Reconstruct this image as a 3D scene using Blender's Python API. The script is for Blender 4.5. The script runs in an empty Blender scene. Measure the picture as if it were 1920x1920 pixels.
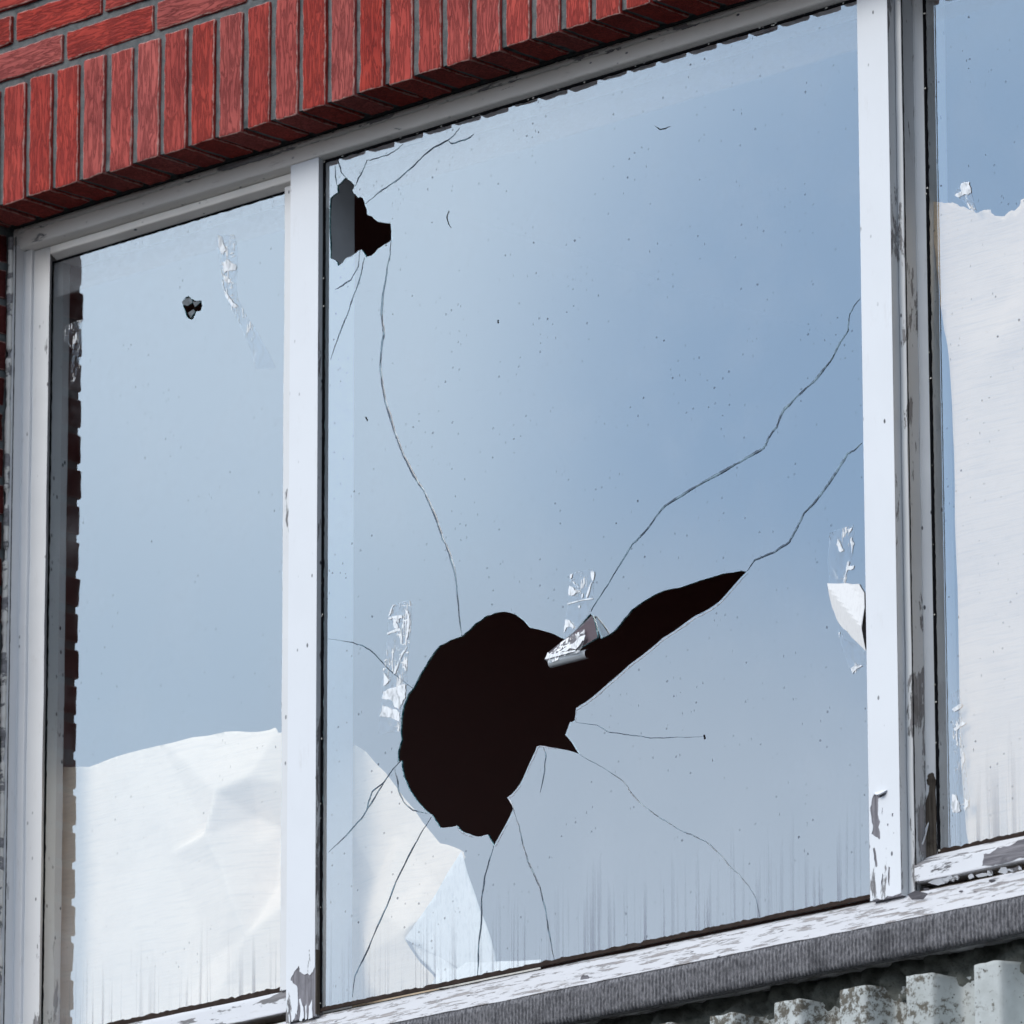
import bpy, bmesh, math, random
import numpy as np
from mathutils import Vector, noise
from mathutils.geometry import delaunay_2d_cdt

random.seed(7)
S = bpy.context.scene
COL = S.collection

# ------------------------------------------------------------------ camera, sky, sun, exposure
FPX, PIT, YAW, ROLL = 14766.0, 0.275378, 0.755282, -0.0022951      # focal length in 1/1920 of the frame, pitch, yaw, roll
DIST = 13.4
cp, sp, cy_, sy_ = math.cos(PIT), math.sin(PIT), math.cos(YAW), math.sin(YAW)
Fv = Vector((-sy_*cp, cy_*cp, sp)); Rv = Vector((cy_, sy_, 0)); Uv = Rv.cross(Fv)
cr, sr = math.cos(ROLL), math.sin(ROLL)
Rv, Uv = cr*Rv + sr*Uv, -sr*Rv + cr*Uv
CAM = Vector((0, 0, 1.62 + DIST*sp)) - DIST*Fv                       # eye height 1.62 m, window one floor up
cd = bpy.data.cameras.new('camera'); cam = bpy.data.objects.new('camera', cd); COL.objects.link(cam)
from mathutils import Matrix
cam.matrix_world = Matrix(((Rv.x, Uv.x, -Fv.x, CAM.x), (Rv.y, Uv.y, -Fv.y, CAM.y), (Rv.z, Uv.z, -Fv.z, CAM.z), (0, 0, 0, 1)))
cd.sensor_width = 36.0; cd.lens = FPX/1920.0*36.0; cd.clip_start = 0.1; cd.clip_end = 3000
cd.dof.use_dof = True; cd.dof.focus_distance = 13.35; cd.dof.aperture_fstop = 11.0
S.camera = cam

SUN_EL, SUN_AZ = math.radians(31), math.radians(200)                # azimuth measured from +Y clockwise
SUN_DIR = Vector((math.cos(SUN_EL)*math.sin(SUN_AZ), math.cos(SUN_EL)*math.cos(SUN_AZ), math.sin(SUN_EL)))
W_ = bpy.data.worlds.new('World'); S.world = W_; W_.use_nodes = True
nt = W_.node_tree; nt.nodes.clear()
def wn(t, **k):
    n = nt.nodes.new(t)
    for a, b in k.items(): setattr(n, a, b)
    return n
wo = wn('ShaderNodeOutputWorld'); bg = wn('ShaderNodeBackground'); bg.inputs[1].default_value = 0.1
sky = wn('ShaderNodeTexSky', sky_type='NISHITA'); sky.sun_disc = False
sky.sun_elevation = SUN_EL; sky.sun_rotation = SUN_AZ; sky.altitude = 10; sky.dust_density = 2.0; sky.ozone_density = 2.0
tc = wn('ShaderNodeTexCoord')
# a broken cloud cover: soft noise plus one bright bank low in the south-west and a bluer gap next to it
cn = wn('ShaderNodeTexNoise'); cn.inputs['Scale'].default_value = 3.2; cn.inputs['Detail'].default_value = 5; cn.inputs['Roughness'].default_value = .5
nt.links.new(tc.outputs['Generated'], cn.inputs['Vector'])
cr1 = wn('ShaderNodeMapRange'); cr1.inputs[1].default_value = .36; cr1.inputs[2].default_value = .62
cr1.inputs[3].default_value = .52; cr1.inputs[4].default_value = .96
nt.links.new(cn.outputs[0], cr1.inputs[0])
def blob(az, el, inner, outer, val):                                # 1 inside a patch of sky, 0 outside
    d = Vector((math.cos(el)*math.sin(az), math.cos(el)*math.cos(az), math.sin(el)))
    dp = wn('ShaderNodeVectorMath', operation='DOT_PRODUCT'); dp.inputs[1].default_value = d
    nm = wn('ShaderNodeVectorMath', operation='NORMALIZE'); nt.links.new(tc.outputs['Generated'], nm.inputs[0])
    nt.links.new(nm.outputs[0], dp.inputs[0])
    m = wn('ShaderNodeMapRange', interpolation_type='SMOOTHERSTEP')
    m.inputs[1].default_value = math.cos(math.radians(outer)); m.inputs[2].default_value = math.cos(math.radians(inner))
    m.inputs[3].default_value = 0; m.inputs[4].default_value = val
    nt.links.new(dp.outputs['Value'], m.inputs[0]); return m.outputs[0]
RA = math.atan2(-0.66, -0.70)                                        # compass direction the panes mirror
D2 = math.radians
cmix = wn('ShaderNodeMix', data_type='RGBA')                          # overcast: darker towards the horizon than overhead
nt.links.new(cr1.outputs[0], cmix.inputs['Factor']); nt.links.new(sky.outputs[0], cmix.inputs['A'])
cmix.inputs['B'].default_value = (9.5, 10.8, 12.6, 1)
nrm = wn('ShaderNodeVectorMath', operation='NORMALIZE'); nt.links.new(tc.outputs['Generated'], nrm.inputs[0])
sx = wn('ShaderNodeSeparateXYZ'); nt.links.new(nrm.outputs[0], sx.inputs[0])
el = wn('ShaderNodeMapRange', interpolation_type='SMOOTHSTEP'); nt.links.new(sx.outputs[2], el.inputs[0])
for i_, v_ in ((1, .0), (2, .75), (3, .72), (4, 1.05)): el.inputs[i_].default_value = v_
dim = wn('ShaderNodeVectorMath', operation='SCALE'); nt.links.new(cmix.outputs['Result'], dim.inputs[0]); nt.links.new(el.outputs[0], dim.inputs['Scale'])
def over(base, az, elv, inner, outer, val, colr):                     # lay a bank of cloud (or a gap) over the sky
    f = blob(az, elv, inner, outer, val); m = wn('ShaderNodeMix', data_type='RGBA')
    nt.links.new(f, m.inputs['Factor']); nt.links.new(base, m.inputs['A']); m.inputs['B'].default_value = (*colr, 1); return m.outputs['Result']
c_ = over(dim.outputs[0], RA, D2(15.8), 6, 15, 1.0, (17.6, 22.6, 29.0))         # bright bank in the south-west
c_ = over(c_, RA + D2(1.8), D2(19.6), .2, 5.5, .85, (22.5, 27.4, 33.8))          # its sunlit crown
c_ = over(c_, RA - D2(3.9), D2(16.6), .2, 4.8, .72, (9.2, 14.6, 23.4))           # a bluer gap
c_ = over(c_, RA - D2(1.0), D2(12.2), .8, 4.2, .85, (16.8, 20.2, 25.2))          # greyer foot
nt.links.new(c_, bg.inputs[0]); nt.links.new(bg.outputs[0], wo.inputs[0])

sd = bpy.data.lights.new('sun', 'SUN'); sd.energy = 1.45; sd.angle = math.radians(24); sd.color = (1.0, .97, .93)
so = bpy.data.objects.new('sun', sd); COL.objects.link(so)
so.rotation_euler = SUN_DIR.to_track_quat('Z', 'Y').to_euler(); so.location = SUN_DIR*30

S.view_settings.view_transform = 'Standard'; S.view_settings.look = 'None'
S.view_settings.gamma = 1; S.view_settings.exposure = 0.14
S.render.engine = 'CYCLES'
S.cycles.max_bounces = 8; S.cycles.transparent_max_bounces = 24; S.cycles.use_denoising = True
S.cycles.caustics_reflective = False; S.cycles.caustics_refractive = False

# ------------------------------------------------------------------ helpers
def W(px, py, y):
    """Where the sight line through a point of the 1920-wide photograph meets the vertical plane at depth y of the wall: (x, z)."""
    d = Fv + (px-960)/FPX*Rv + (960-py)/FPX*Uv
    t = (y - CAM.y)/d.y
    q = CAM + t*d
    return (q.x, q.z)
def X(px, y, row=700): return W(px, row, y)[0]
def Z(col, row, y): return W(col, row, y)[1]
def WL(pts, y): return [W(a, b, y) for a, b in pts]

def link(name, me, mats, parent=None, smooth=False):
    o = bpy.data.objects.new(name, me); COL.objects.link(o)
    for m in (mats if isinstance(mats, (list, tuple)) else [mats]): me.materials.append(m)
    if smooth: me.polygons.foreach_set('use_smooth', [True]*len(me.polygons))
    if parent:
        root = parent
        o.parent = root
        w = Matrix.Translation(root.get('_w', (0, 0, 0))) if '_w' in root else Matrix()
        o.matrix_parent_inverse = w.inverted()
    return o
def empty(name, loc):
    o = bpy.data.objects.new(name, None); COL.objects.link(o); o.location = loc; o['_w'] = tuple(loc); o.empty_display_size = .1
    return o
def tag(o, label, cat, group=None):
    o['label'] = label; o['category'] = cat
    if group: o['group'] = group
    return o
def recenter(o):
    me = o.data; n = len(me.vertices); a = np.empty(n*3); me.vertices.foreach_get('co', a); a = a.reshape(-1, 3)
    c = np.array([(a[:, 0].min()+a[:, 0].max())/2, (a[:, 1].min()+a[:, 1].max())/2, a[:, 2].min()])
    me.vertices.foreach_set('co', (a-c).ravel()); o.location = c; me.update(); return o
def done(bm, name):
    me = bpy.data.meshes.new(name); bm.normal_update(); bm.to_mesh(me); bm.free(); return me

def rnd(profile, r):
    """round the corners of a closed 2-D profile"""
    out = []; n = len(profile)
    for i in range(n):
        p, a, b = Vector(profile[i]), Vector(profile[i-1]), Vector(profile[(i+1) % n])
        da, db = (a-p), (b-p)
        rr = min(r, da.length*.35, db.length*.35)
        pa, pb = p + da.normalized()*rr, p + db.normalized()*rr
        out += [pa, (pa+pb)*.25 + p*.5, pb]
    return [tuple(q) for q in out]
def prism(name, profile, axis, a0, a1, mats, parent=None, r=.002, wob=.0006, step=.03):
    """a moulding: profile (x,y) run along z, or (y,z) run along x; edges eased, faces a little uneven"""
    pr = rnd(profile, r) if r else profile
    n = max(2, int(abs(a1-a0)/step)); bm = bmesh.new(); rings = []
    for i in range(n+1):
        t = a0 + (a1-a0)*i/n; ring = []
        for (u, v) in pr:
            p = Vector((u, v, t)) if axis == 'z' else Vector((t, u, v))
            q = noise.noise_vector(p*7.0)*wob*1.4 + noise.noise_vector(p*41.0)*wob
            if axis == 'z': q.z = 0
            else: q.x = 0
            ring.append(bm.verts.new(p+q))
        rings.append(ring)
    m = len(pr)
    for i in range(n):
        for j in range(m):
            bm.faces.new((rings[i][j], rings[i][(j+1) % m], rings[i+1][(j+1) % m], rings[i+1][j]))
    bm.faces.new(rings[0]); bm.faces.new(rings[-1][::-1])
    bmesh.ops.recalc_face_normals(bm, faces=bm.faces)
    return link(name, done(bm, name), mats, parent)

def jag(pts, amp, n=2, closed=True, seed=0):
    """break straight runs of an outline into a rougher line"""
    rg = random.Random(seed); P = [Vector(p) for p in pts]
    for k in range(n):
        out = []
        for i in range(len(P) if closed else len(P)-1):
            a, b = P[i], P[(i+1) % len(P)]
            d = b-a; out.append(a)
            if d.length > amp*1.6:
                nrm = Vector((-d.y, d.x)).normalized()
                out.append((a+b)/2 + nrm*rg.uniform(-1, 1)*min(amp, d.length*.16))
        if not closed: out.append(P[-1])
        P = out; amp *= .55
    return [tuple(p) for p in P]

def fill2d(name, outline, holes, y0, thick):
    """flat sheet with holes, front face at depth y0; slots: 0 front, 1 back, 2 edge"""
    cu = bpy.data.curves.new(name, 'CURVE'); cu.dimensions = '2D'; cu.fill_mode = 'BOTH'; cu.extrude = thick/2
    for loop in [outline]+list(holes):
        s = cu.splines.new('POLY'); s.points.add(len(loop)-1); s.use_cyclic_u = True
        for p, c in zip(s.points, loop): p.co = (c[0], c[1], 0, 1)
    o = bpy.data.objects.new(name, cu); COL.objects.link(o)
    bpy.context.view_layer.update()
    me = bpy.data.meshes.new_from_object(o.evaluated_get(bpy.context.evaluated_depsgraph_get()))
    bpy.data.objects.remove(o); bpy.data.curves.remove(cu); me.materials.clear()
    bm = bmesh.new(); bm.from_mesh(me)
    bmesh.ops.remove_doubles(bm, verts=bm.verts, dist=1e-6)
    for v in bm.verts: x, z, h = v.co; v.co = (x, y0 + thick/2 - h, z)
    bmesh.ops.recalc_face_normals(bm, faces=bm.faces)
    bm.normal_update()
    for f in bm.faces: f.material_index = 0 if f.normal.y < -.7 else (1 if f.normal.y > .7 else 2)
    bm.to_mesh(me); bm.free(); me.name = name
    return me

def sheet(name, outline, yfun, cell, thick=0.0006):
    """a thin sheet with a free outline in (x,z) and depth yfun(x,z), meshed finely enough to crease"""
    xs = [p[0] for p in outline]; zs = [p[1] for p in outline]
    V = [Vector(p) for p in outline]; n = len(V); E = [(i, (i+1) % n) for i in range(n)]
    i = 0; x = min(xs)
    while x < max(xs):
        z = min(zs) + (cell/2 if i % 2 else 0)
        while z < max(zs): V.append(Vector((x+random.uniform(-.1, .1)*cell, z))); z += cell
        x += cell*.87; i += 1
    vs, es, fs, *_ = delaunay_2d_cdt(V, E, [list(range(n))], 1, 1e-7)
    bm = bmesh.new()
    f0 = [bm.verts.new((v.x, yfun(v.x, v.y), v.y)) for v in vs]
    for f in fs: bm.faces.new([f0[k] for k in f])
    bmesh.ops.recalc_face_normals(bm, faces=bm.faces)
    bm.normal_update()
    if sum(f.normal.y for f in bm.faces) > 0: bmesh.ops.reverse_faces(bm, faces=bm.faces)
    if thick:
        src = list(bm.faces); bnd = [e for e in bm.edges if len(e.link_faces) == 1]
        dup = {v: bm.verts.new(v.co + Vector((0, thick, 0))) for v in list(bm.verts)}
        for f in src: bm.faces.new([dup[v] for v in reversed(f.verts)])
        for e in bnd:
            a, b = e.verts
            bm.faces.new((a, b, dup[b], dup[a]))
        bmesh.ops.recalc_face_normals(bm, faces=bm.faces)
    bmesh.ops.delete(bm, geom=[v for v in bm.verts if not v.link_faces], context='VERTS')
    return done(bm, name)

def ribbon(name, pts, y0, w, mat, parent, seed=0, h=.0007, taper=True):
    """a crack: a narrow ridge following the points, sitting on the glass face"""
    P = jag(pts, .0011, 2, False, seed); bm = bmesh.new(); rows = []
    for i, p in enumerate(P):
        a, b = Vector(P[max(0, i-1)]), Vector(P[min(len(P)-1, i+1)])
        d = (b-a).normalized(); nrm = Vector((-d.y, d.x))
        ww = w*(.75+.5*(noise.noise(Vector((p[0]*40, seed, p[1]*40)))+.5))
        if taper: ww *= min(1, .35 + 3*min(i, len(P)-1-i)/len(P))
        q = Vector(p)
        rows.append([bm.verts.new((q.x+nrm.x*s*ww/2, y0-hh, q.y+nrm.y*s*ww/2)) for s, hh in ((-1, .0001), (-.25, h), (.35, h*.8), (1, .0001))])
    for a, b in zip(rows, rows[1:]):
        for j in range(3): bm.faces.new((a[j], a[j+1], b[j+1], b[j]))
    bm.normal_update()
    if sum(f.normal.y for f in bm.faces) > 0: bmesh.ops.reverse_faces(bm, faces=bm.faces)
    return link(name, done(bm, name), mat, parent)

# ------------------------------------------------------------------ materials
class NT:
    def __init__(s, name):
        s.m = bpy.data.materials.new(name); s.m.use_nodes = True; s.t = s.m.node_tree; s.t.nodes.clear()
        s.out = s.n('ShaderNodeOutputMaterial'); s.tc = s.n('ShaderNodeTexCoord').outputs['Object']
    def n(s, t, **k):
        x = s.t.nodes.new(t)
        for a, b in k.items(): setattr(x, a, b)
        return x
    def put(s, sock, v):
        if hasattr(v, 'is_output'): s.t.links.new(v, sock)
        elif isinstance(v, (tuple, list)) and len(v) == 3 and sock.type == 'RGBA': sock.default_value = (*v, 1)
        else: sock.default_value = v
    def math(s, op, a, b=0., clamp=False):
        x = s.n('ShaderNodeMath', operation=op, use_clamp=clamp); s.put(x.inputs[0], a); s.put(x.inputs[1], b); return x.outputs[0]
    def scale(s, v, sc, off=(0, 0, 0)):
        x = s.n('ShaderNodeMapping'); s.put(x.inputs[0], v); x.inputs['Scale'].default_value = sc; x.inputs['Location'].default_value = off; return x.outputs[0]
    def noise(s, v, sc, det=4, rough=.55, dist=0., col=False):
        x = s.n('ShaderNodeTexNoise'); s.put(x.inputs['Vector'], v); x.inputs['Scale'].default_value = sc
        x.inputs['Detail'].default_value = det; x.inputs['Roughness'].default_value = rough; x.inputs['Distortion'].default_value = dist
        return x.outputs['Color' if col else 0]
    def vor(s, v, sc, feat='F1', out='Distance', rand=1.):
        x = s.n('ShaderNodeTexVoronoi', feature=feat); s.put(x.inputs['Vector'], v); x.inputs['Scale'].default_value = sc
        x.inputs['Randomness'].default_value = rand; return x.outputs[out]
    def rng(s, v, a, b, c=0., d=1., smooth=True):
        x = s.n('ShaderNodeMapRange'); x.interpolation_type = 'SMOOTHSTEP' if smooth else 'LINEAR'
        s.put(x.inputs[0], v); x.inputs[1].default_value = a; x.inputs[2].default_value = b; x.inputs[3].default_value = c; x.inputs[4].default_value = d
        return x.outputs[0]
    def mix(s, f, a, b, mode='MIX'):
        x = s.n('ShaderNodeMix', data_type='RGBA', blend_type=mode); s.put(x.inputs['Factor'], f); s.put(x.inputs['A'], a); s.put(x.inputs['B'], b); return x.outputs['Result']
    def xyz(s, v):
        x = s.n('ShaderNodeSeparateXYZ'); s.put(x.inputs[0], v); return x.outputs
    def bump(s, h, strength=.5, dist=.002, normal=None):
        x = s.n('ShaderNodeBump'); s.put(x.inputs['Height'], h); x.inputs['Strength'].default_value = strength; x.inputs['Distance'].default_value = dist
        if normal is not None: s.t.links.new(normal, x.inputs['Normal'])
        return x.outputs[0]
    def attr(s, name, out='Fac'):
        x = s.n('ShaderNodeAttribute'); x.attribute_name = name; return x.outputs[out]
    def bsdf(s, color, rough=.5, normal=None, spec=.5, **k):
        x = s.n('ShaderNodeBsdfPrincipled'); s.put(x.inputs['Base Color'], color); s.put(x.inputs['Roughness'], rough)
        x.inputs['Specular IOR Level'].default_value = spec
        if normal is not None: s.t.links.new(normal, x.inputs['Normal'])
        for a, b in k.items(): s.put(x.inputs[a], b)
        return x.outputs[0]
    def shmix(s, f, a, b):
        x = s.n('ShaderNodeMixShader'); s.put(x.inputs[0], f); s.t.links.new(a, x.inputs[1]); s.t.links.new(b, x.inputs[2]); return x.outputs[0]
    def end(s, sh): s.t.links.new(sh, s.out.inputs[0]); return s.m

def mat_brick(name, axis, c1, c2):
    g = NT(name); tone = g.attr('tone'); edge = g.attr('edge')
    off = g.n('ShaderNodeVectorMath', operation='SCALE'); off.inputs[0].default_value = (37.1, 11.3, 23.7); g.put(off.inputs['Scale'], tone)
    v = g.n('ShaderNodeVectorMath', operation='ADD'); g.put(v.inputs[0], g.tc); g.put(v.inputs[1], off.outputs[0]); v = v.outputs[0]
    sc = (115, 115, 14) if axis == 'z' else (14, 115, 110)
    wr = g.noise(g.scale(v, sc), 1.0, 3, .6, .9)
    ridge = g.math('ABSOLUTE', g.math('SUBTRACT', wr, .5))                # folds of the hand-moulded face
    crease = g.rng(ridge, .0, .085)
    fine = g.noise(v, 420, 3, .7)
    big = g.noise(v, 14, 3, .6)
    base = g.mix(g.rng(big, .3, .7), c1, c2)
    hs = g.n('ShaderNodeHueSaturation'); g.put(hs.inputs['Value'], g.rng(tone, 0, 1, .88, 1.10, False)); g.put(hs.inputs['Saturation'], g.rng(g.math('FRACT', g.math('MULTIPLY', tone, 7.3)), 0, 1, .9, 1.05, False))
    g.put(hs.inputs['Color'], base); base = hs.outputs[0]
    base = g.mix(g.math('MULTIPLY', g.math('SUBTRACT', 1.0, crease), .55), base, (.10, .010, .010))
    base = g.mix(g.rng(fine, .62, .8, 0, .25), base, (.55, .25, .22))
    en = g.math('ADD', edge, g.math('MULTIPLY', g.math('SUBTRACT', g.noise(v, 60, 4, .7), .5), .010))
    pale = g.rng(en, .0028, .0004, 0, .75)
    base = g.mix(pale, base, (.55, .34, .30))
    bloom = g.rng(g.noise(v, 26, 4, .7),   .62, .8, 0, .22)
    base = g.mix(bloom, base, (.50, .17, .15))
    h = g.math('ADD', g.math('MULTIPLY', crease, 1.0), g.math('MULTIPLY', fine, .25))
    return g.end(g.bsdf(base, .85, g.bump(h, .7, .0022), .25))
def mat_mortar(k=1.0):
    g = NT('mortar'); n1 = g.noise(g.tc, 45, 5, .65); n2 = g.noise(g.tc, 500, 2, .6)
    c = g.mix(g.rng(n1, .3, .7), (.12, .132, .136), (.19, .20, .20)); c = g.mix(g.rng(n2, .6, .75, 0, .5), c, (.2, .21, .2))
    c = g.mix(g.rng(g.noise(g.tc, 16, 3, .6), .58, .72, 0, .6), c, (.04, .05, .055))
    return g.end(g.bsdf(c, .95, g.bump(g.math('ADD', n1, n2), .8, .003), .1))
def mat_paint(name, col=(.77, .78, .79), grain='z', wear_lo=0., wear_hi=0., wear=0., base_wear=-.3, speck=.5, grime=.35, grime_top=None, wood=((.17, .165, .17), (.34, .33, .34)), rough=.42, nsc=26, soft_=.015):
    """old oil paint over wood; wear_lo..wear_hi = heights between which the bare wood takes over (wear_lo lower)"""
    g = NT(name); x, y, z = g.xyz(g.tc)[0:3]
    st = (1, 1, .22) if grain == 'z' else (.22, 1, 1)
    gr = (160, 160, 6) if grain == 'z' else (6, 160, 160)
    n = g.noise(g.scale(g.tc, st), nsc, 8, .68, .25)
    thr = base_wear
    m = g.math('ADD', n, thr)
    if wear: m = g.math('ADD', m, g.rng(z, wear_hi, wear_lo, 0, wear))
    mask = g.rng(m, .5-soft_/2+.0075, .5+soft_/2+.0075)
    grain_n = g.noise(g.scale(g.tc, gr), 1.0, 5, .7, .4)
    woodc = g.mix(g.rng(grain_n, .32, .68), wood[0], wood[1])
    woodc = g.mix(g.rng(g.noise(g.tc, 14, 3, .6), .55, .75, 0, .6), woodc, (.10, .085, .075))
    soft = g.noise(g.tc, 5, 4, .6)
    paint = g.mix(g.rng(soft, .35, .7, 0, .5), col, tuple(c*.93 for c in col))
    paint = g.mix(g.rng(g.noise(g.scale(g.tc, st), 60, 5, .7), .58, .8, 0, grime), paint, (.40, .37, .33))
    if grime_top:
        paint = g.mix(g.rng(z, grime_top[0], grime_top[1], 0, grime_top[2]), paint, (.45, .40, .35))
    sp = g.vor(g.scale(g.tc, (1, 1, .55) if grain == 'z' else (.55, 1, 1)), 85, 'F1')
    spr = g.vor(g.scale(g.tc, (1, 1, .55) if grain == 'z' else (.55, 1, 1)), 85, 'F1', 'Color')
    pick = g.rng(g.xyz(spr)[0], .87, .88, 0, 1)
    spm = g.math('MULTIPLY', g.rng(sp, .24, .12), pick)
    clump = g.rng(g.noise(g.tc, 9, 4, .7), .42, .58)
    paint = g.mix(g.math('MULTIPLY', g.math('MULTIPLY', spm, clump), speck), paint, (.06, .06, .07))
    c = g.mix(mask, paint, woodc)
    rim = g.math('MULTIPLY', g.rng(m, .485, .503), g.rng(m, .53, .505))
    c = g.mix(g.math('MULTIPLY', rim, .45), c, (.05, .05, .05))
    h = g.math('ADD', g.math('MULTIPLY', g.math('SUBTRACT', 1., mask), .8), g.math('MULTIPLY', grain_n, g.rng(mask, 0, 1, .12, .7)))
    return g.end(g.bsdf(c, g.rng(mask, 0, 1, rough, .9), g.bump(h, .55, .0016), .35))
def mat_wood(name, a, b, grain='z', sc=160):
    g = NT(name); gr = (sc, sc, 7) if grain == 'z' else (7, sc, sc)
    n = g.noise(g.scale(g.tc, gr), 1., 6, .72, .5); c = g.mix(g.rng(n, .3, .7), a, b)
    c = g.mix(g.rng(g.noise(g.tc, 30, 4, .6), .55, .75, 0, .55), c, tuple(q*.45 for q in a))
    return g.end(g.bsdf(c, .9, g.bump(n, .9, .003), .15))
def mat_glass(name, ztop, zbot, refl=.20, topband=.2, zd=.09):
    """pane of old reflective sheet glass with rain-run dirt"""
    g = NT(name); x, y, z = g.xyz(g.tc)[0:3]
    tr = g.n('ShaderNodeBsdfTransparent'); tr.inputs[0].default_value = (.97, .985, .99, 1)
    gl = g.n('ShaderNodeBsdfGlossy'); gl.inputs['Roughness'].default_value = .015; gl.inputs['Color'].default_value = (.97, .985, .965, 1)
    sh = g.shmix(refl, tr.outputs[0], gl.outputs[0])
    # specks
    sp = g.vor(g.tc, 62, 'F1'); spr = g.xyz(g.vor(g.tc, 62, 'F1', 'Color'))
    size = g.math('MULTIPLY', spr[1], .14)
    dotm = g.math('MULTIPLY', g.rng(g.math('SUBTRACT', sp, size), .06, .0), g.rng(spr[0], .66, .68))
    sp2 = g.vor(g.scale(g.tc, (1, 1, .4)), 150, 'F1'); spr2 = g.xyz(g.vor(g.scale(g.tc, (1, 1, .4)), 150, 'F1', 'Color'))
    dot2 = g.math('MULTIPLY', g.rng(sp2, .22, .05), g.rng(spr2[0], .86, .87))
    dots = g.math('MULTIPLY', g.math('ADD', dotm, dot2, True), g.rng(g.noise(g.tc, 9, 4, .75), .42, .68, .06, .95))
    dk = g.n('ShaderNodeBsdfDiffuse'); dk.inputs[0].default_value = (.05, .06, .09, 1)
    # a paler band under the head, and a dusty bloom low down
    du = g.n('ShaderNodeBsdfDiffuse'); du.inputs[0].default_value = (.62, .66, .72, 1)
    grn = g.noise(g.scale(g.tc, (30, 30, 60)), 1., 6, .75)
    band = g.math('MULTIPLY', g.rng(z, ztop-zd-.004, ztop-zd+.004), g.rng(grn, .3, .7, .55, 1.0))
    pale_mix = g.math('MULTIPLY', band, topband)
    low = g.math('MULTIPLY', g.rng(z, zbot+.62, zbot, 0, .15), g.rng(g.noise(g.scale(g.tc, (9, 9, 3)), 1, 4, .6), .25, .75, .7, 1.1))
    mott = g.rng(g.noise(g.tc, 6, 5, .65), .42, .75, 0, .08)
    pale_mix = g.math('ADD', g.math('ADD', pale_mix, low), mott, True)
    sh = g.shmix(pale_mix, sh, du.outputs[0])
    # rain runs standing up from the lower edge
    cx = g.noise(g.scale(g.tc, (1, 1, .012)), 95, 3, .6); hgt = g.noise(g.scale(g.tc, (1, 1, 0)), 38, 2, .6)
    top = g.math('ADD', zbot+.0, g.rng(hgt, .3, .72, .05, .21, False))
    fade = g.n('ShaderNodeMapRange'); fade.inputs[3].default_value = 1; fade.inputs[4].default_value = 0
    g.put(fade.inputs[0], z); fade.inputs[1].default_value = zbot; g.put(fade.inputs[2], top)
    run = g.math('MULTIPLY', g.rng(cx, .50, .63), fade.outputs[0])
    sm = g.rng(g.noise(g.scale(g.tc, (1, 1, .03)), 18, 3, .6), .4, .7, .35, 1)
    run = g.math('MULTIPLY', g.math('MULTIPLY', run, sm), .72)
    rd = g.n('ShaderNodeBsdfDiffuse'); rd.inputs[0].default_value = (.17, .18, .23, 1)
    sh = g.shmix(run, sh, rd.outputs[0])
    sh = g.shmix(g.math('MULTIPLY', dots, .8), sh, dk.outputs[0])
    return g.end(sh)
def mat_clear(name='glass_back'):
    g = NT(name); tr = g.n('ShaderNodeBsdfTransparent'); tr.inputs[0].default_value = (.96, .98, .98, 1); return g.end(tr.outputs[0])
def mat_edge():
    g = NT('glass_edge'); n = g.noise(g.tc, 160, 3, .7)
    c = g.mix(g.rng(n, .42, .62), (.02, .15, .18), (.45, .72, .75))
    return g.end(g.bsdf(c, .12, None, .9))
def mat_simple(name, c, rough=.6, spec=.4, nz=0, amp=.3, bump=0):
    g = NT(name)
    if nz:
        n = g.noise(g.tc, nz, 4, .65); col = g.mix(g.rng(n, .3, .7), c, tuple(max(0, q*(1-amp)) for q in c))
        return g.end(g.bsdf(col, rough, g.bump(n, .6, bump) if bump else None, spec))
    return g.end(g.bsdf(c, rough, None, spec))
def mat_crack():
    g = NT('crack'); n = g.noise(g.tc, 38, 3, .6)
    c = g.mix(g.rng(n, .46, .60), (.035, .055, .085), (.16, .24, .30)); c = g.mix(g.rng(g.noise(g.tc, 30, 2, .5), .62, .72, 0, .6), c, (.30, .42, .46))
    return g.end(g.bsdf(c, .2, None, .5))
def mat_paper(name, c=(.95, .83, .71), ridged='z', amt=.5):
    g = NT(name)
    sc = (14, 14, 330) if ridged == 'z' else (260, 14, 60)
    n = g.noise(g.scale(g.tc, sc), 1, 4, .65, .35); m = g.noise(g.tc, 5, 4, .6)
    col = g.mix(g.rng(m, .35, .7, 0, .35), c, tuple(q*.9 for q in c)); col = g.mix(g.rng(n, .55, .3, 0, .28*amt*2), col, tuple(q*.55 for q in c))
    return g.end(g.bsdf(col, .8, g.bump(n, .5*amt, .0015), .2))
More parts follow.
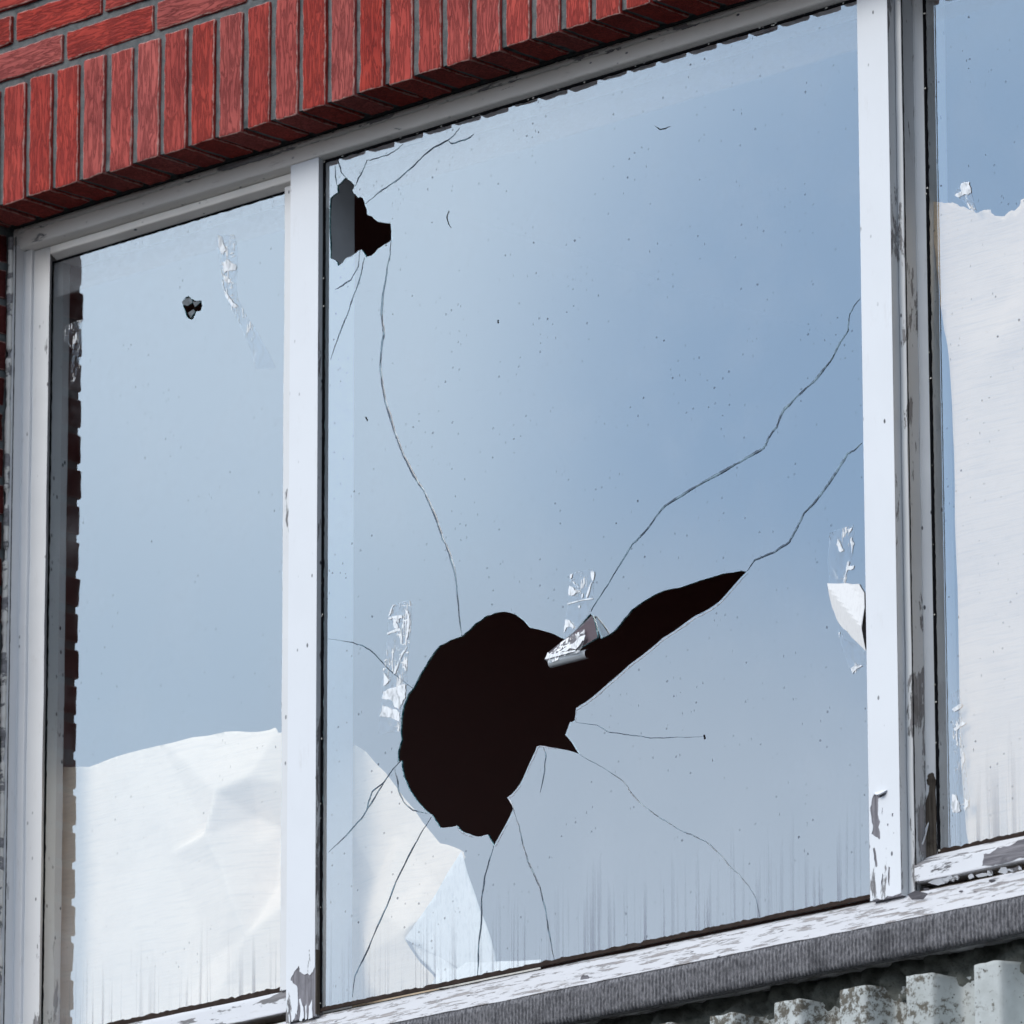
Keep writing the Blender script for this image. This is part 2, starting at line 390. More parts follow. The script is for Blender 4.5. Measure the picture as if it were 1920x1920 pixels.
def mat_tape(name='clear_tape', milk=.0, thr=.60):
    g = NT(name); tr = g.n('ShaderNodeBsdfTransparent'); tr.inputs[0].default_value = (.93, .94, .95, 1)
    gl = g.n('ShaderNodeBsdfGlossy'); gl.inputs['Roughness'].default_value = .1
    wr = g.noise(g.scale(g.tc, (75, 75, 24)), 1., 2, .45, 1.2)
    g.t.links.new(g.bump(wr, .5, .004), gl.inputs['Normal'])
    sh = g.shmix(.05, tr.outputs[0], gl.outputs[0])
    df = g.n('ShaderNodeBsdfDiffuse'); df.inputs[0].default_value = (.93, .94, .95, 1)
    gate = g.rng(g.noise(g.scale(g.tc, (16, 16, 12), (2, 0, 1)), 1, 2, .5), .44, .54)
    st1 = g.rng(g.noise(g.scale(g.tc, (210, 210, 30)), 1., 2, .5, .35), thr, thr+.03)
    st2 = g.rng(g.noise(g.scale(g.tc, (45, 45, 190), (3, 1, 2)), 1., 2, .5, .5), thr+.03, thr+.06)
    bub = g.math('MULTIPLY', g.rng(g.vor(g.tc, 260), .28, .2), g.rng(g.xyz(g.vor(g.tc, 260, 'F1', 'Color'))[0], .88, .9))
    m = g.math('MULTIPLY', g.math('ADD', g.math('ADD', st1, st2, True), bub, True), gate)
    m = g.math('ADD', g.math('MULTIPLY', m, .93), .02+milk, True)
    return g.end(g.shmix(m, sh, df.outputs[0]))
def mat_cladding():
    g = NT('cladding_paint'); x, y, z = g.xyz(g.tc)[0:3]
    n = g.noise(g.tc, 8, 5, .65); c = g.mix(g.rng(n, .3, .7), (.66, .70, .70), (.46, .49, .48))
    d = g.noise(g.tc, 55, 6, .72)
    dirt = g.math('ADD', d, g.rng(x, .98, .55, 0, .13)); dirt = g.math('ADD', dirt, g.rng(z, 4.22, 4.36, -.04, .10))
    c = g.mix(g.rng(dirt, .54, .66, 0, .9), c, (.10, .085, .06))
    sp = g.vor(g.tc, 120); c = g.mix(g.math('MULTIPLY', g.rng(sp, .22, .1), g.rng(g.xyz(g.vor(g.tc, 120, 'F1', 'Color'))[0], .8, .82)), c, (.05, .05, .045))
    return g.end(g.bsdf(c, .75, g.bump(g.math('ADD', d, n), .5, .003), .25))

M_SOLD = mat_brick('soldier_brick', 'z', (.47, .070, .052), (.37, .050, .040))
M_STRE = mat_brick('stretcher_brick', 'x', (.44, .066, .050), (.33, .046, .038))
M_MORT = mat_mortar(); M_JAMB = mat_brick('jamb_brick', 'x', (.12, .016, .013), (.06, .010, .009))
zb_sill = Z(1280, 1759, .126)
M_FRAME = mat_paint('frame_paint', (.74, .75, .77), 'z', 4.48, 4.75, .10, -.165, 1., .45, (5.95, 6.06, .35))
M_MULL = mat_paint('mullion_paint', (.80, .825, .86), 'z', 4.46, 4.74, .15, -.195, 1., .16)
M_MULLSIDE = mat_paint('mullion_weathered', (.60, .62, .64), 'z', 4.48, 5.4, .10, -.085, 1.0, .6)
M_HEAD = mat_paint('head_paint', (.93, .88, .82), 'x', 0, 0, 0, -.145, 1., .7, None)
M_SASH = mat_paint('sash_paint', (.76, .77, .78), 'z', 4.5, 4.75, .12, -.17, 1., .4, (5.95, 6.06, .4))
M_RAIL = mat_paint('rail_paint', (.76, .77, .80), 'x', 0, 0, 0, -.055, .8, .4)
M_SILL = mat_paint('sill_paint', (.68, .68, .70), 'x', 0, 0, 0, -.055, .9, .6, wood=((.24, .22, .22), (.46, .43, .42)), rough=.7, nsc=90, soft_=.10)
M_INNER = mat_simple('inner_paint', (.60, .63, .66), .55, .3, 9, .12)
M_BARE = mat_wood('weathered_wood', (.15, .145, .16), (.36, .35, .38))
M_BAREX = mat_wood('weathered_wood_rail', (.13, .125, .14), (.30, .29, .31), 'x')
M_ROT = mat_wood('rotten_wood', (.045, .035, .028), (.13, .11, .09))
M_PUTTY = mat_simple('perished_putty', (.008, .008, .010), .9, .1, 60, .5, .004)
M_FLECK = mat_simple('paint_fleck', (.55, .54, .50), .7, .2)
M_BACK = mat_clear(); M_EDGE = mat_edge(); M_CRACK = mat_crack()
M_PAPER = mat_paper('lining_paper', (.97, .755, .56)); M_SCRAP = mat_paper('scrap_paper', (.90, .90, .90), 'x', .3); M_PAPERK = mat_paper('kraft_lining', (.92, .66, .43)); M_PAPER2 = mat_paper('lining_paper_back', (.88, .82, .76), 'x', .8)
M_KRAFT = mat_simple('kraft_back', (.20, .115, .05), .85, .1, 30, .3)
M_TAPE = mat_tape(); M_TAPEW = mat_tape('creased_tape', .03, .57)
M_DARK = mat_simple('dark_room', (.36, .22, .20), .9, .1)
M_CLAD = mat_cladding()

# ------------------------------------------------------------------ ground and the dark room behind the window
def box(bm, a, b, flip=False):
    v = [bm.verts.new((x, y, z)) for x in (a[0], b[0]) for y in (a[1], b[1]) for z in (a[2], b[2])]
    for f in ((0, 1, 3, 2), (4, 6, 7, 5), (0, 4, 5, 1), (2, 3, 7, 6), (0, 2, 6, 4), (1, 5, 7, 3)):
        ff = bm.faces.new([v[i] for i in f])
def mat_ground():
    g = NT('asphalt'); n = g.noise(g.tc, 1.5, 6, .7); f = g.noise(g.tc, 80, 3, .7)
    c = g.mix(g.rng(n, .3, .7), (.024, .024, .025), (.036, .036, .035)); c = g.mix(g.rng(f, .55, .7, 0, .5), c, (.09, .09, .09))
    return g.end(g.bsdf(c, .9, g.bump(f, .6, .01), .2))
bm = bmesh.new(); vs = [bm.verts.new(p) for p in ((-900, -900, 0), (900, -900, 0), (900, 900, 0), (-900, 900, 0))]; bm.faces.new(vs)
gr = link('ground', done(bm, 'ground'), mat_ground()); gr['kind'] = 'structure'
bm = bmesh.new(); box(bm, (-2.0, .2055, 3.4), (2.2, 3.6, 6.7))
bmesh.ops.recalc_face_normals(bm, faces=bm.faces); bmesh.ops.reverse_faces(bm, faces=bm.faces)
bm.faces.ensure_lookup_table(); bm.normal_update()
bmesh.ops.delete(bm, geom=[f for f in bm.faces if abs(f.calc_center_median().y-.2055) < .01], context='FACES')
rm = link('room_interior', done(bm, 'room_interior'), M_DARK); rm['kind'] = 'structure'

# ------------------------------------------------------------------ brick wall
ZS = 6.1003                       # underside of the lintel
XJ, XJR = -1.378, 1.60            # brick jambs of the opening
def rbox(bm, lay, c, size, tone, r=.0035, cell=.014, amp=.0016):
    """one brick: rounded, slightly uneven block; keeps distance-to-edge and a tone per brick"""
    hx = [s/2 for s in size]; vd = {}
    def vert(p):
        k = tuple(round(q, 5) for q in p)
        if k in vd: return vd[k]
        q = Vector(p); inner = Vector([max(-(h-r), min(h-r, u)) for h, u in zip(hx, q)]); d = q-inner
        q2 = inner + (d.normalized()*r if d.length > 1e-9 else Vector())
        w = Vector(c)+q2
        e = sorted([h-abs(u) for h, u in zip(hx, p)])[1]
        q2 = w + noise.noise_vector(w*23+Vector((tone*50, 0, 0)))*amp + noise.noise_vector(w*90)*amp*.6*(1.5 if e < .004 else .4)
        v = bm.verts.new(q2); v[lay[0]] = e; v[lay[1]] = tone; vd[k] = v; return v
    def lin(h):
        n = max(2, int(round(2*h/cell))); s = [-h+2*h*i/n for i in range(n+1)]
        return [-h, -h+r*.5, -h+r*1.2]+[q for q in s[1:-1] if abs(q) < h-r*2]+[h-r*1.2, h-r*.5, h]
    L = [lin(h) for h in hx]
    for ax in range(3):
        a, b = (ax+1) % 3, (ax+2) % 3
        for sgn in (-1, 1):
            if ax == 1 and sgn == 1: continue
            for i in range(len(L[a])-1):
                for j in range(len(L[b])-1):
                    q = []
                    for ii, jj in ((i, j), (i+1, j), (i+1, j+1), (i, j+1)):
                        p = [0, 0, 0]; p[ax] = sgn*hx[ax]; p[a] = L[a][ii]; p[b] = L[b][jj]; q.append(vert(p))
                    if sgn < 0: q.reverse()
                    bm.faces.new(q)
def bricks(name, items, mat, parent):
    bm = bmesh.new(); lay = (bm.verts.layers.float.new('edge'), bm.verts.layers.float.new('tone'))
    for c, s, cell in items: rbox(bm, lay, c, s, random.random(), cell=cell)
    return link(name, done(bm, name), mat, parent, True)
wall = empty('brick_wall', (0, .1, 0))
tag(wall, 'red brick wall with a soldier course of upright bricks above the broken window', 'brick wall')
PX, PC = .0707, .0690
sold = []
for i in range(-9, 47):
    x0 = -1.286 + i*PX
    if x0 > 1.9: break
    h = .2285+random.uniform(-.002, .002)
    sold.append(((x0+.0285, .052+random.uniform(-.0015, .0015), ZS+.1145+random.uniform(-.0015, .0015)), (.0555+random.uniform(-.002, .002), .104, h), .010))
bricks('soldier_course', sold, M_SOLD, wall)
stre = []
def course(z, off, x0, x1, cell=.014):
    x = x0 + off
    while x < x1:
        a, b = max(x, x0), min(x+.2265, x1)
        if b-a > .03: stre.append((((a+b)/2, .05+random.uniform(-.002, .002), z+.0275), (b-a, .1, .055), cell))
        x += .2385
z1 = ZS+.2285+.0145
xa = X(118, 0, 150); xb = X(192, 0, 30)
for k in range(9):
    base = (xa if k % 2 == 0 else xb)
    off = (base + .006 - (-2.9)) % .2385 - .2385
    course(z1+k*PC, off, -2.9, 2.9, .014 if k < 4 else .03)
stre_above = stre; bricks('stretcher_course', stre_above, M_STRE, wall); stre = []
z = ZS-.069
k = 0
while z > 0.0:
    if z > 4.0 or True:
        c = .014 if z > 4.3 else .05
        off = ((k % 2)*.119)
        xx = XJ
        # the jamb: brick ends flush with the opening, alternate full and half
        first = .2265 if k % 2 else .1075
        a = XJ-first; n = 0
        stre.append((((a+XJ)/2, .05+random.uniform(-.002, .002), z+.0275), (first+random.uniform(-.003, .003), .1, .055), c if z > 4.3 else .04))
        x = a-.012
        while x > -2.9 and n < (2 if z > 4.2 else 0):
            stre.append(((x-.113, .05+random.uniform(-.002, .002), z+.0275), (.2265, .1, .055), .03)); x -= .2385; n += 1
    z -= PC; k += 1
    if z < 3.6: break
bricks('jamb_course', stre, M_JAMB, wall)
bm = bmesh.new()
def slab(a, b): box(bm, a, b)
slab((-2.92, .007, ZS+.006), (2.92, .108, 7.1)); slab((-2.92, .007, 0.0), (XJ-.0022, .205, ZS+.006))
slab((-2.92, .108, ZS+.0), (2.92, .205, 7.1))
slab((XJR, .0, 0.0), (2.92, .205, ZS+.006)); slab((XJ-.0022, .16, 0.0), (XJR, .205, 4.33))
link('mortar_joint', done(bm, 'mortar_joint'), M_MORT, wall)

# ------------------------------------------------------------------ window: frame
win = empty('window', (0, .15, zb_sill-.12))
tag(win, 'three light white timber window with peeling paint and a smashed middle pane', 'window')
YF, YG, YL, YR = .112, .126, .148, .173       # mullion faces, middle glass, left glass, right glass
z_hf = Z(900, 200, YF); z_hg = Z(900, 213, YG)
ZB = Z(1280, 1757, YG)
XM1a, XM1b = X(543, YF), X(595.5, YF); XM2a, XM2b = X(1617, YF), X(1674, YF)
# head: face, splayed underside, inner lining
prism('head', [(YF, ZS-.004), (YF, z_hf), (YG, z_hg), (.205, z_hg), (.205, ZS+.02), (YF+.02, ZS+.02)], 'x', XJ+.004, XJR-.004, M_HEAD, win, .003)
prism('bottom_rail', [(YG+.006, ZB-.002), (.205, ZB-.002), (.205, ZB-.14), (YG+.006, ZB-.14)], 'x', XJ+.004, XJR-.004, M_ROT, win, .002)
# left jamb
jx = [X(23, .104), X(26, .104), X(41.5, .124), X(56, .124)]
prism('jamb', [(XJ+.002, .104), (jx[1], .104), (jx[2], .124), (jx[3], .124), (jx[3], .205), (XJ+.002, .205)], 'z', ZB-.14, z_hf+.004, M_FRAME, win, .002)
prism('jamb', [(XJR-.07, .124), (XJR-.07, .205), (XJR-.002, .205), (XJR-.002, .104), (XJR-.04, .104)], 'z', ZB-.14, z_hf+.004, M_FRAME, win, .002)
# mullions: wood core, weathered side
ZM1, ZM2 = Z(565, 1910, YF), Z(1660, 1684, YF)
def mullion(xa, xb, z0, lipx=None):
    o = prism('mullion', [(xa, YF+.0012), (xb, YF+.0012), (xb, YG+.0055), (xa, YG+.0055)], 'z', z0, z_hf-.001, [M_BARE], win, .0012, .0004)
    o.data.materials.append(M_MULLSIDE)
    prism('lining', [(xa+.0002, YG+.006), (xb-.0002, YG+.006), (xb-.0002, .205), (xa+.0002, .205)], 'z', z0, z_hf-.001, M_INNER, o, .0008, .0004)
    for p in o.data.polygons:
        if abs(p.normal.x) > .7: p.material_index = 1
    return o
m1 = mullion(XM1a, XM1b, ZM1); m2 = mullion(XM2a, XM2b, ZM2)
xl0, xl1 = X(1682, .130), X(1699.5, .130)
lip = prism('glazing_bead', [(XM2b+.0005, .130), (xl1, .130), (xl1, .205), (XM2b+.0005, .205)], 'z', ZM2, z_hf-.001, M_MULLSIDE, win, .0015)
# paint skin on the mullion faces, torn away near the foot
def skin(name, outline_px, holes_px, y, thick, parent, mat, seed=1, amp=.0025):
    out = [W(a, b, y) for a, b in outline_px]
    hol = [jag([W(a, b, y) for a, b in h], amp, 2, True, seed+i) for i, h in enumerate(holes_px)]
    return out, hol
def rect_with_foot(xa, xb, ztop, foot):        # foot: list of (x,z) running right to left along the ragged bottom
    return [(xa, ztop), (xb, ztop)] + foot
c5 = lambda a, b: W(480+a/9.6, 1720+b/9.6, YF)
foot1 = [(XM1b, c5(1025, 900)[1]), c5(1020, 985), c5(960, 1040), c5(920, 1005), c5(880, 1030), c5(830, 1010), c5(785, 985), c5(770, 870), c5(720, 940), c5(650, 1050), c5(618, 1130),
         c5(660, 1180), c5(730, 1230), c5(745, 1330), c5(750, 1470), c5(745, 1620), c5(735, 1760), c5(700, 1700), c5(690, 1820), c5(640, 1880), c5(615, 1530), c5(600, 1560), c5(610, 1890), (XM1a, c5(570, 1905)[1])]
o = fill2d('paint_skin', jag(rect_with_foot(XM1a, XM1b, z_hf-.002, foot1)[2:-1], .0016, 2, False, 3) and
           [(XM1a, z_hf-.002), (XM1b, z_hf-.002)] + jag(foot1, .0014, 2, False, 3), [], YF, .0012)
link('paint_skin', o, [M_MULL], m1); o.polygons.foreach_set('material_index', [0]*len(o.polygons))
# slivers of paint left standing at the foot
for q in ([(775, 1470), (800, 1460), (850, 1620), (860, 1800), (820, 1870), (780, 1860), (800, 1700)], [(950, 1600), (1005, 1480), (1015, 1800), (940, 1840)], [(880, 1600), (905, 1560), (915, 1820), (885, 1850)]):
    o = fill2d('paint_flake', jag([c5(*p) for p in q], .0012, 2, True, len(q)), [], YF, .0011)
    o.polygons.foreach_set('material_index', [0]*len(o.polygons)); link('paint_flake', o, [M_MULL], m1)
c8 = lambda a, b: W(1520+a/4.8, 1320+b/4.8, YF)
holes2 = [[(580, 795), (625, 820), (690, 790), (655, 830), (610, 850), (608, 900), (605, 1000), (625, 1060), (610, 1110), (625, 1160), (620, 1220), (575, 1190), (545, 1170), (560, 1100), (548, 1040), (536, 930), (550, 870)],
          [(645, 1520), (655, 1540), (640, 1640), (632, 1600)], [(700, 1460), (714, 1470), (708, 1640), (695, 1600)], [(560, 1300), (575, 1290), (590, 1360), (600, 1460), (585, 1470), (570, 1400)],
          [(640, 930), (648, 960), (645, 1000), (638, 975)], [(730, 980), (745, 985), (740, 1020), (728, 1005)], [(690, 1070), (700, 1080), (694, 1105)], [(745, 1140), (752, 1160), (744, 1170)]]
hol = [jag([c8(*p) for p in h], .0012, 2, True, 11+i) for i, h in enumerate(holes2)]
zb2 = c8(560, 1770)[1]
foot2 = [(XM2b, c8(800, 1700)[1]), c8(740, 1730), c8(690, 1725), c8(650, 1760), c8(600, 1750), (XM2a, zb2)]
hol = [[(min(max(p[0], XM2a+.0012), XM2b-.0012), p[1]) for p in h] for h in hol]
o = fill2d('paint_skin', [(XM2a, z_hf-.002), (XM2b, z_hf-.002)] + jag(foot2, .001, 2, False, 5), hol, YF, .0012)
o.polygons.foreach_set('material_index', [0]*len(o.polygons)); link('paint_skin', o, [M_MULL], m2)
# a curl of paint lifting off the top of the tear
def curl(name, p0, p1, y, length, lift, mat, parent, seed=0):
    bm = bmesh.new(); rows = []
    a, b = Vector(p0), Vector(p1)
    for i in range(9):
        t = i/8; ang = t*1.9; rows.append([])
        for j in range(9):
            s = j/8; q = a.lerp(b, s); w = math.sin(math.pi*min(1, max(0, s*.9+.05)))
            dz = -math.sin(ang)*length*w; dy = -(1-math.cos(ang))*length*lift*w
            q2 = Vector((q.x, y+dy, q.y+dz)) + noise.noise_vector(Vector((q.x*90, t*4, seed)))*.0008
            rows[-1].append(bm.verts.new(q2))
    for r0, r1 in zip(rows, rows[1:]):
        for j in range(8): bm.faces.new((r0[j], r0[j+1], r1[j+1], r1[j]))
    return link(name, done(bm, name), mat, parent, True)
curl('paint_flake', c8(575, 790), c8(690, 770), YF-.0006, .009, .8, M_MULL, m2, 2)
# rotten strip up the mullion's side near the foot
zz = Z(600, 1778, YF)
prism('rotten_wood', [(XM1b-.001, YF+.002), (XM1b+.0012, YF+.0025), (XM1b+.0012, YG-.001), (XM1b-.001, YG-.001)], 'z', ZM1+.004, zz, M_ROT, m1, .0004, .0008, .012)

# putty lines round the middle pane, black and crumbling, with flecks of paint
def putty_line(name, p0, p1, y, w, depth, parent, seed, mat=None, flecks=0, step=.006):
    a, b = Vector(p0), Vector(p1); d = b-a; n = max(3, int(d.length/step)); dn = d.normalized(); nr = Vector((-dn.y, dn.x)); bm = bmesh.new(); rows = []
    for i in range(n+1):
        q = a + d*i/n; j = noise.noise(Vector((i*.31, seed, 0)))*.5 + noise.noise(Vector((i*1.3, seed, 5)))*.35
        ww = w*(1+j*.7)
        rows.append([bm.verts.new((q.x, y, q.y)), bm.verts.new((q.x+nr.x*.0, y-depth, q.y)), bm.verts.new((q.x+nr.x*ww*.7, y-depth*.7, q.y+nr.y*ww*.7)), bm.verts.new((q.x+nr.x*ww, y-.0002, q.y+nr.y*ww))])
    for r0, r1 in zip(rows, rows[1:]):
        for j in range(3): bm.faces.new((r0[j], r0[j+1], r1[j+1], r1[j]))
    rg = random.Random(seed)
    bmesh.ops.recalc_face_normals(bm, faces=bm.faces); nf = len(bm.faces)
    for k in range(flecks):
        q = a + d*rg.random() + nr*w*rg.uniform(.1, .9); s = rg.uniform(.0008, .003)
        vs = [bm.verts.new((q.x+s*math.cos(t)*rg.uniform(.5, 1.3), y-depth-.0006+rg.uniform(-.0004, .0004), q.y+s*.7*math.sin(t)*rg.uniform(.5, 1.3))) for t in (0, 1.3, 2.6, 3.9, 5.2)]
        f = bm.faces.new(vs[::-1] if False else vs); f.material_index = 1
    return link(name, done(bm, name), [mat or M_PUTTY, M_FLECK], parent)

# ------------------------------------------------------------------ middle pane
xg0, xg1 = XM1b+.0003, XM2a+.012
M_GM = mat_glass('middle_glass', z_hg, ZB)
big = [(865.9,1192.8),(880,1181),(892.5,1168),(911,1155),(930,1148.7),(948.7,1147),(967.5,1152.8),(983,1165),(994,1177),(1002,1178.7),(1017.5,1182.5),(1039,1188.7),(1059.7,1199),(1072,1189),(1090,1170),(1107,1150),(1116,1168),(1127,1198),
 (1131,1195),(1145,1188),(1156,1178),(1169,1160.6),(1184,1143),(1208,1126),(1226.6,1115),(1243.7,1107.5),(1273,1102),(1300,1093),(1313,1088),(1356.7,1075),(1390,1070),(1400,1071.7),(1380,1093),(1351.7,1125),(1326.7,1143),(1303,1155),(1278,1173),(1242,1196.6),(1218.7,1217),(1179.7,1246.6),(1140.6,1281),(1106,1310.6),(1093.7,1319),
 (1080,1327.8),(1077,1351),(1069,1354),(1064,1367),(1059.7,1377.8),(1072,1392),(1084.7,1413),(1067.5,1407.5),(1042.5,1402.8),(1011,1398),(1006.6,1399.7),(998.7,1418),(986,1446.6),(975,1470),(959.7,1488.7),(951,1495.6),(956.6,1504),(962,1517),(948.7,1545),(933,1573),(926,1586),(920.6,1576),(915,1565),(902,1568.4),(887.8,1567),(870.6,1560.6),(861,1554),(856.6,1548),(842.5,1551),(825,1552),(817.5,1540),(809.7,1527.8),(798.7,1520),(780,1499.7),(767.5,1481),(756.6,1456),(754,1442),(752.8,1426),(745.6,1428.7),(745.6,1413.7),(748.7,1399.7),(752.8,1387),(751,1370),(751.9,1348),(756.6,1323),(764,1302.8),(774,1291),(786,1267),(805,1235.6),(823.7,1210.6),(845.6,1199.7)]
small = [(648.7,332.7),(659,340.7),(664.8,347),(663.6,353),(660.8,358),(667,364.8),(671.7,371),(677.4,369.4),(682,375),(684,383),(687.7,392),(688,401.5),(698,406),(706,413.5),(711.8,416),(732.4,418.7),(733.5,450.7),(719.8,458.8),(709.5,465.6),(696.9,479.4),(686.6,482.8),(682,473.7),(677.4,468),(671.7,470),(664.8,476),(655.6,481.7),(646.5,486),(641.9,493),(633.9,499),(631.6,490.8),(623.5,486),(619,484),(617.5,430),(619,371.7),(632.7,361),(632,347.6),(639.6,341.9)]
outl = [(xg0, z_hg), (xg1, z_hg), (xg1, ZB), (xg0, ZB)]
me = fill2d('glass_pane', outl, [jag(WL(big, YG), .0009, 1, True, 2), jag(WL(small, YG), .0012, 1, True, 4)], YG, .0045)
pane = link('glass_pane', me, [M_GM, M_BACK, M_EDGE], win)
pane['label'] = 'middle pane with a big black hole and long cracks'
cracks = [
 ([(733,452),(731.7,476.7),(726.7,496.7),(723,526.7),(718,553),(715.7,583),(716.7,603),(720,623),(716.7,640),(713,690),(722,750),(740,810),(757,855),(775,890),(795,920),(815,965),(830,1010),(836,1020),(848.7,1057.5),(856.6,1098),(859.7,1135.6),(862.8,1170),(866,1193)], 3.4),
 ([(686,382),(700,370.5),(717.5,355.6),(732,346.5),(752,331.6),(774.8,312),(793,293),(813,276.7),(840,263),(850,255),(861.7,240)], 2.4),
 ([(841.7,265),(848,269),(870,262.7),(883,256.7),(889,250.7)], 2.2),
 ([(666,348.8),(671.7,335),(679.7,321),(684,311),(688,299.5)], 2.2), ([(688,300),(694.6,300.6),(710.6,296),(729,290),(738,284.6),(745,280),(755,270.7)], 1.6),
 ([(648.7,332.7),(640.7,324.7),(638.4,314),(632.7,300.6)], 2.0), ([(631.6,346.5),(629,331.6),(628,311)], 1.8),
 ([(683,483),(680,500),(668,543),(660,563),(650,593),(631.7,640),(620,675)], 2.4), ([(675,470),(671.7,500),(658,525),(640,536.7),(628,543)], 2.0),
 ([(1108,1147),(1111,1140),(1140.6,1095),(1186,1020),(1215,990),(1245,950),(1280,928),(1323,901.7),(1380,870),(1410,853),(1431.7,840),(1441.7,820),(1456.7,800),(1470,768),(1493,745),(1526.7,715),(1556.7,678),(1576.7,640),(1590,620),(1593,590),(1601.7,573),(1613,560)], 3.0),
 ([(1400,1071.7),(1415,1050),(1453,1035),(1480,1016.7),(1493,993),(1508,961.7),(1528,941.7),(1563,893),(1590,850),(1601.7,845),(1616.7,830.7)], 3.0),
 ([(773.7,1290),(755,1276),(730,1256),(711,1235.6),(692.5,1218),(673.7,1209),(656.6,1204),(616,1198)], 1.5),
 ([(1080,1354),(1117.5,1359),(1142.5,1373),(1180,1378),(1220,1384),(1270,1382),(1318,1381)], 1.1),
 ([(1085,1413),(1123.7,1435.6),(1152,1453),(1170.6,1467),(1180,1482),(1200,1505),(1240,1535),(1280,1560),(1296.7,1565),(1326.7,1580),(1340,1593),(1355,1606.7),(1366.7,1623),(1386.7,1640),(1403,1660),(1418,1686.7),(1426.7,1725)], 1.35),
 ([(1019,1401),(1023.7,1420),(1020.6,1448),(1012.8,1485.6)], 2.2),
 ([(752,1427),(737,1442),(720,1467),(698,1484),(692,1501),(688,1518),(678,1534.7),(650,1565.6),(616,1598)], 2.6), ([(720,1467),(706,1489.7),(688,1518)], 2.6),
 ([(740,1442),(745.6,1461.6),(747,1481),(757,1503.7),(773.7,1519),(801.8,1526)], 2.2),
 ([(809,1532),(790.6,1560),(773.7,1591),(742.8,1652.8),(726,1697.8),(700.6,1754),(681,1799),(665.5,1830),(661,1869)], 2.6),
 ([(925.6,1585),(920,1605),(908.7,1644),(903,1686.6),(901.7,1740),(897.5,1773.7),(896,1818.7),(893,1838)], 2.8),
 ([(962,1515),(973.4,1548.7),(980.5,1585),(993,1621.9),(1012.8,1664),(1021,1697.8),(1028,1742.8),(1035,1779),(1039.5,1801.8)], 2.4)]
for i, (pts, w) in enumerate(cracks):
    ribbon('crack', WL(pts, YG), YG, w*(.00125 if w < 2.9 else .0015), M_CRACK, pane, i+1)
for i, pts in enumerate(([(842,395),(838,408),(841,420),(846,427)], [(1228,236),(1238,243),(1248,241),(1257,237)], [(1320,1378),(1321,1386)], [(686,782),(689,789)], [(934,600),(934,606)])):
    ribbon('dirt_fleck', WL(pts, YG), YG, .0035 if i > 1 else .0022, M_PUTTY, pane, 60+i, .0012, i < 2)
M_RIMREFL = mat_simple('rim_reflection', (.52, .55, .62), .25, .6, 120, .5)  # pale ribbons along the hole: the edge's reflection painted as colour
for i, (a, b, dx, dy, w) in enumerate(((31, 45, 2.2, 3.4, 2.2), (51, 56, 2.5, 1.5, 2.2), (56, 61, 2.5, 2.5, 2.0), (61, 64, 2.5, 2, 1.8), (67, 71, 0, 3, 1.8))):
    ribbon('rim_reflection', WL([(p+dx, q+dy) for p, q in big[a:b]], YG), YG, w*.0011, M_RIMREFL, pane, 80+i, .0005)
# perished putty on three sides
putty_line('putty', (xg1, z_hg), (xg0, z_hg), YG, .0045, .003, win, 21, None, 26)
putty_line('putty', (xg0, z_hg), (xg0, ZB), YG, .0045, .003, win, 22, None, 16)
M_BROWN = mat_simple('brown_putty', (.045, .032, .027), .9, .1, 60, .4, .003)
putty_line('putty', (xg0, ZB-.001), (xg1, ZB-.001), YG, .008, .004, win, 23, M_BROWN)
# cracked weathering lip under the mullion's inner edge
# ------------------------------------------------------------------ left opening light
xs0, xs1, xs2 = X(58.5, .130), X(90.5, .130), X(94.5, YL-.001)
zr0, zr1, zr2 = Z(300, 399, .130), Z(300, 413, .130), Z(300, 430, YL-.001)
zsb0, zsb1 = Z(400, 1886, YL-.012), Z(400, 1926, .134)
sash = prism('sash', [(xs0, .130), (xs1, .130), (xs2, YL-.001), (xs2, .194), (xs0, .194)], 'z', zsb1, zr0, M_SASH, win, .002)
sash['label'] = 'narrow left opening light'
prism('rail', [(.130, zr0), (.130, zr1), (YL-.001, zr2), (.205, zr2), (.205, zr0)], 'x', xs1+.0003, XM1a-.001, M_HEAD, sash, .002)
prism('rail', [(.134, zsb1), (.205, zsb1), (.205, zsb0), (YL-.012, zsb0), (.134, zsb0-.006)], 'x', xs2+.0002, XM1a-.001, M_RAIL, sash, .002)
prism('stile', [(XM1a-.034, .13), (XM1a-.001, .13), (XM1a-.001, .205), (XM1a-.034, .205)], 'z', zsb0+.0003, zr2-.0003, M_SASH, sash, .002)
zlb = Z(400, 1881, YL)
M_GL = mat_glass('left_glass', zr2, zlb, .20, .22, .07)
cl = lambda a, b: W(a/3, b/3, YL)
chip = [cl(*p) for p in ((1030,1690),(1045,1672),(1062,1665),(1078,1680),(1100,1692),(1132,1690),(1138,1720),(1130,1748),(1106,1752),(1096,1775),(1080,1800),(1062,1792),(1048,1780),(1040,1750),(1030,1725))]
me = fill2d('glass_pane', [(xs2, zr2), (XM1a-.03, zr2), (XM1a-.03, zlb), (xs2, zlb)], [chip], YL, .004)
gp = link('glass_pane', me, [M_GL, M_BACK, M_EDGE], sash)
def flake_of_glass(pts, y, parent, tilt=.3, mat=None):
    c = [sum(p[0] for p in pts)/len(pts), sum(p[1] for p in pts)/len(pts)]
    me = fill2d('glass_flake', pts, [], y, .0025)
    for v in me.vertices: v.co.y += (v.co.x-c[0])*tilt + (v.co.z-c[1])*tilt*.6
    return link('glass_flake', me, mat or [M_CHIP, M_CHIP, M_EDGE], parent)
M_CHIP = mat_simple('chipped_glass', (.12, .15, .18), .5, .25, 90, .8)
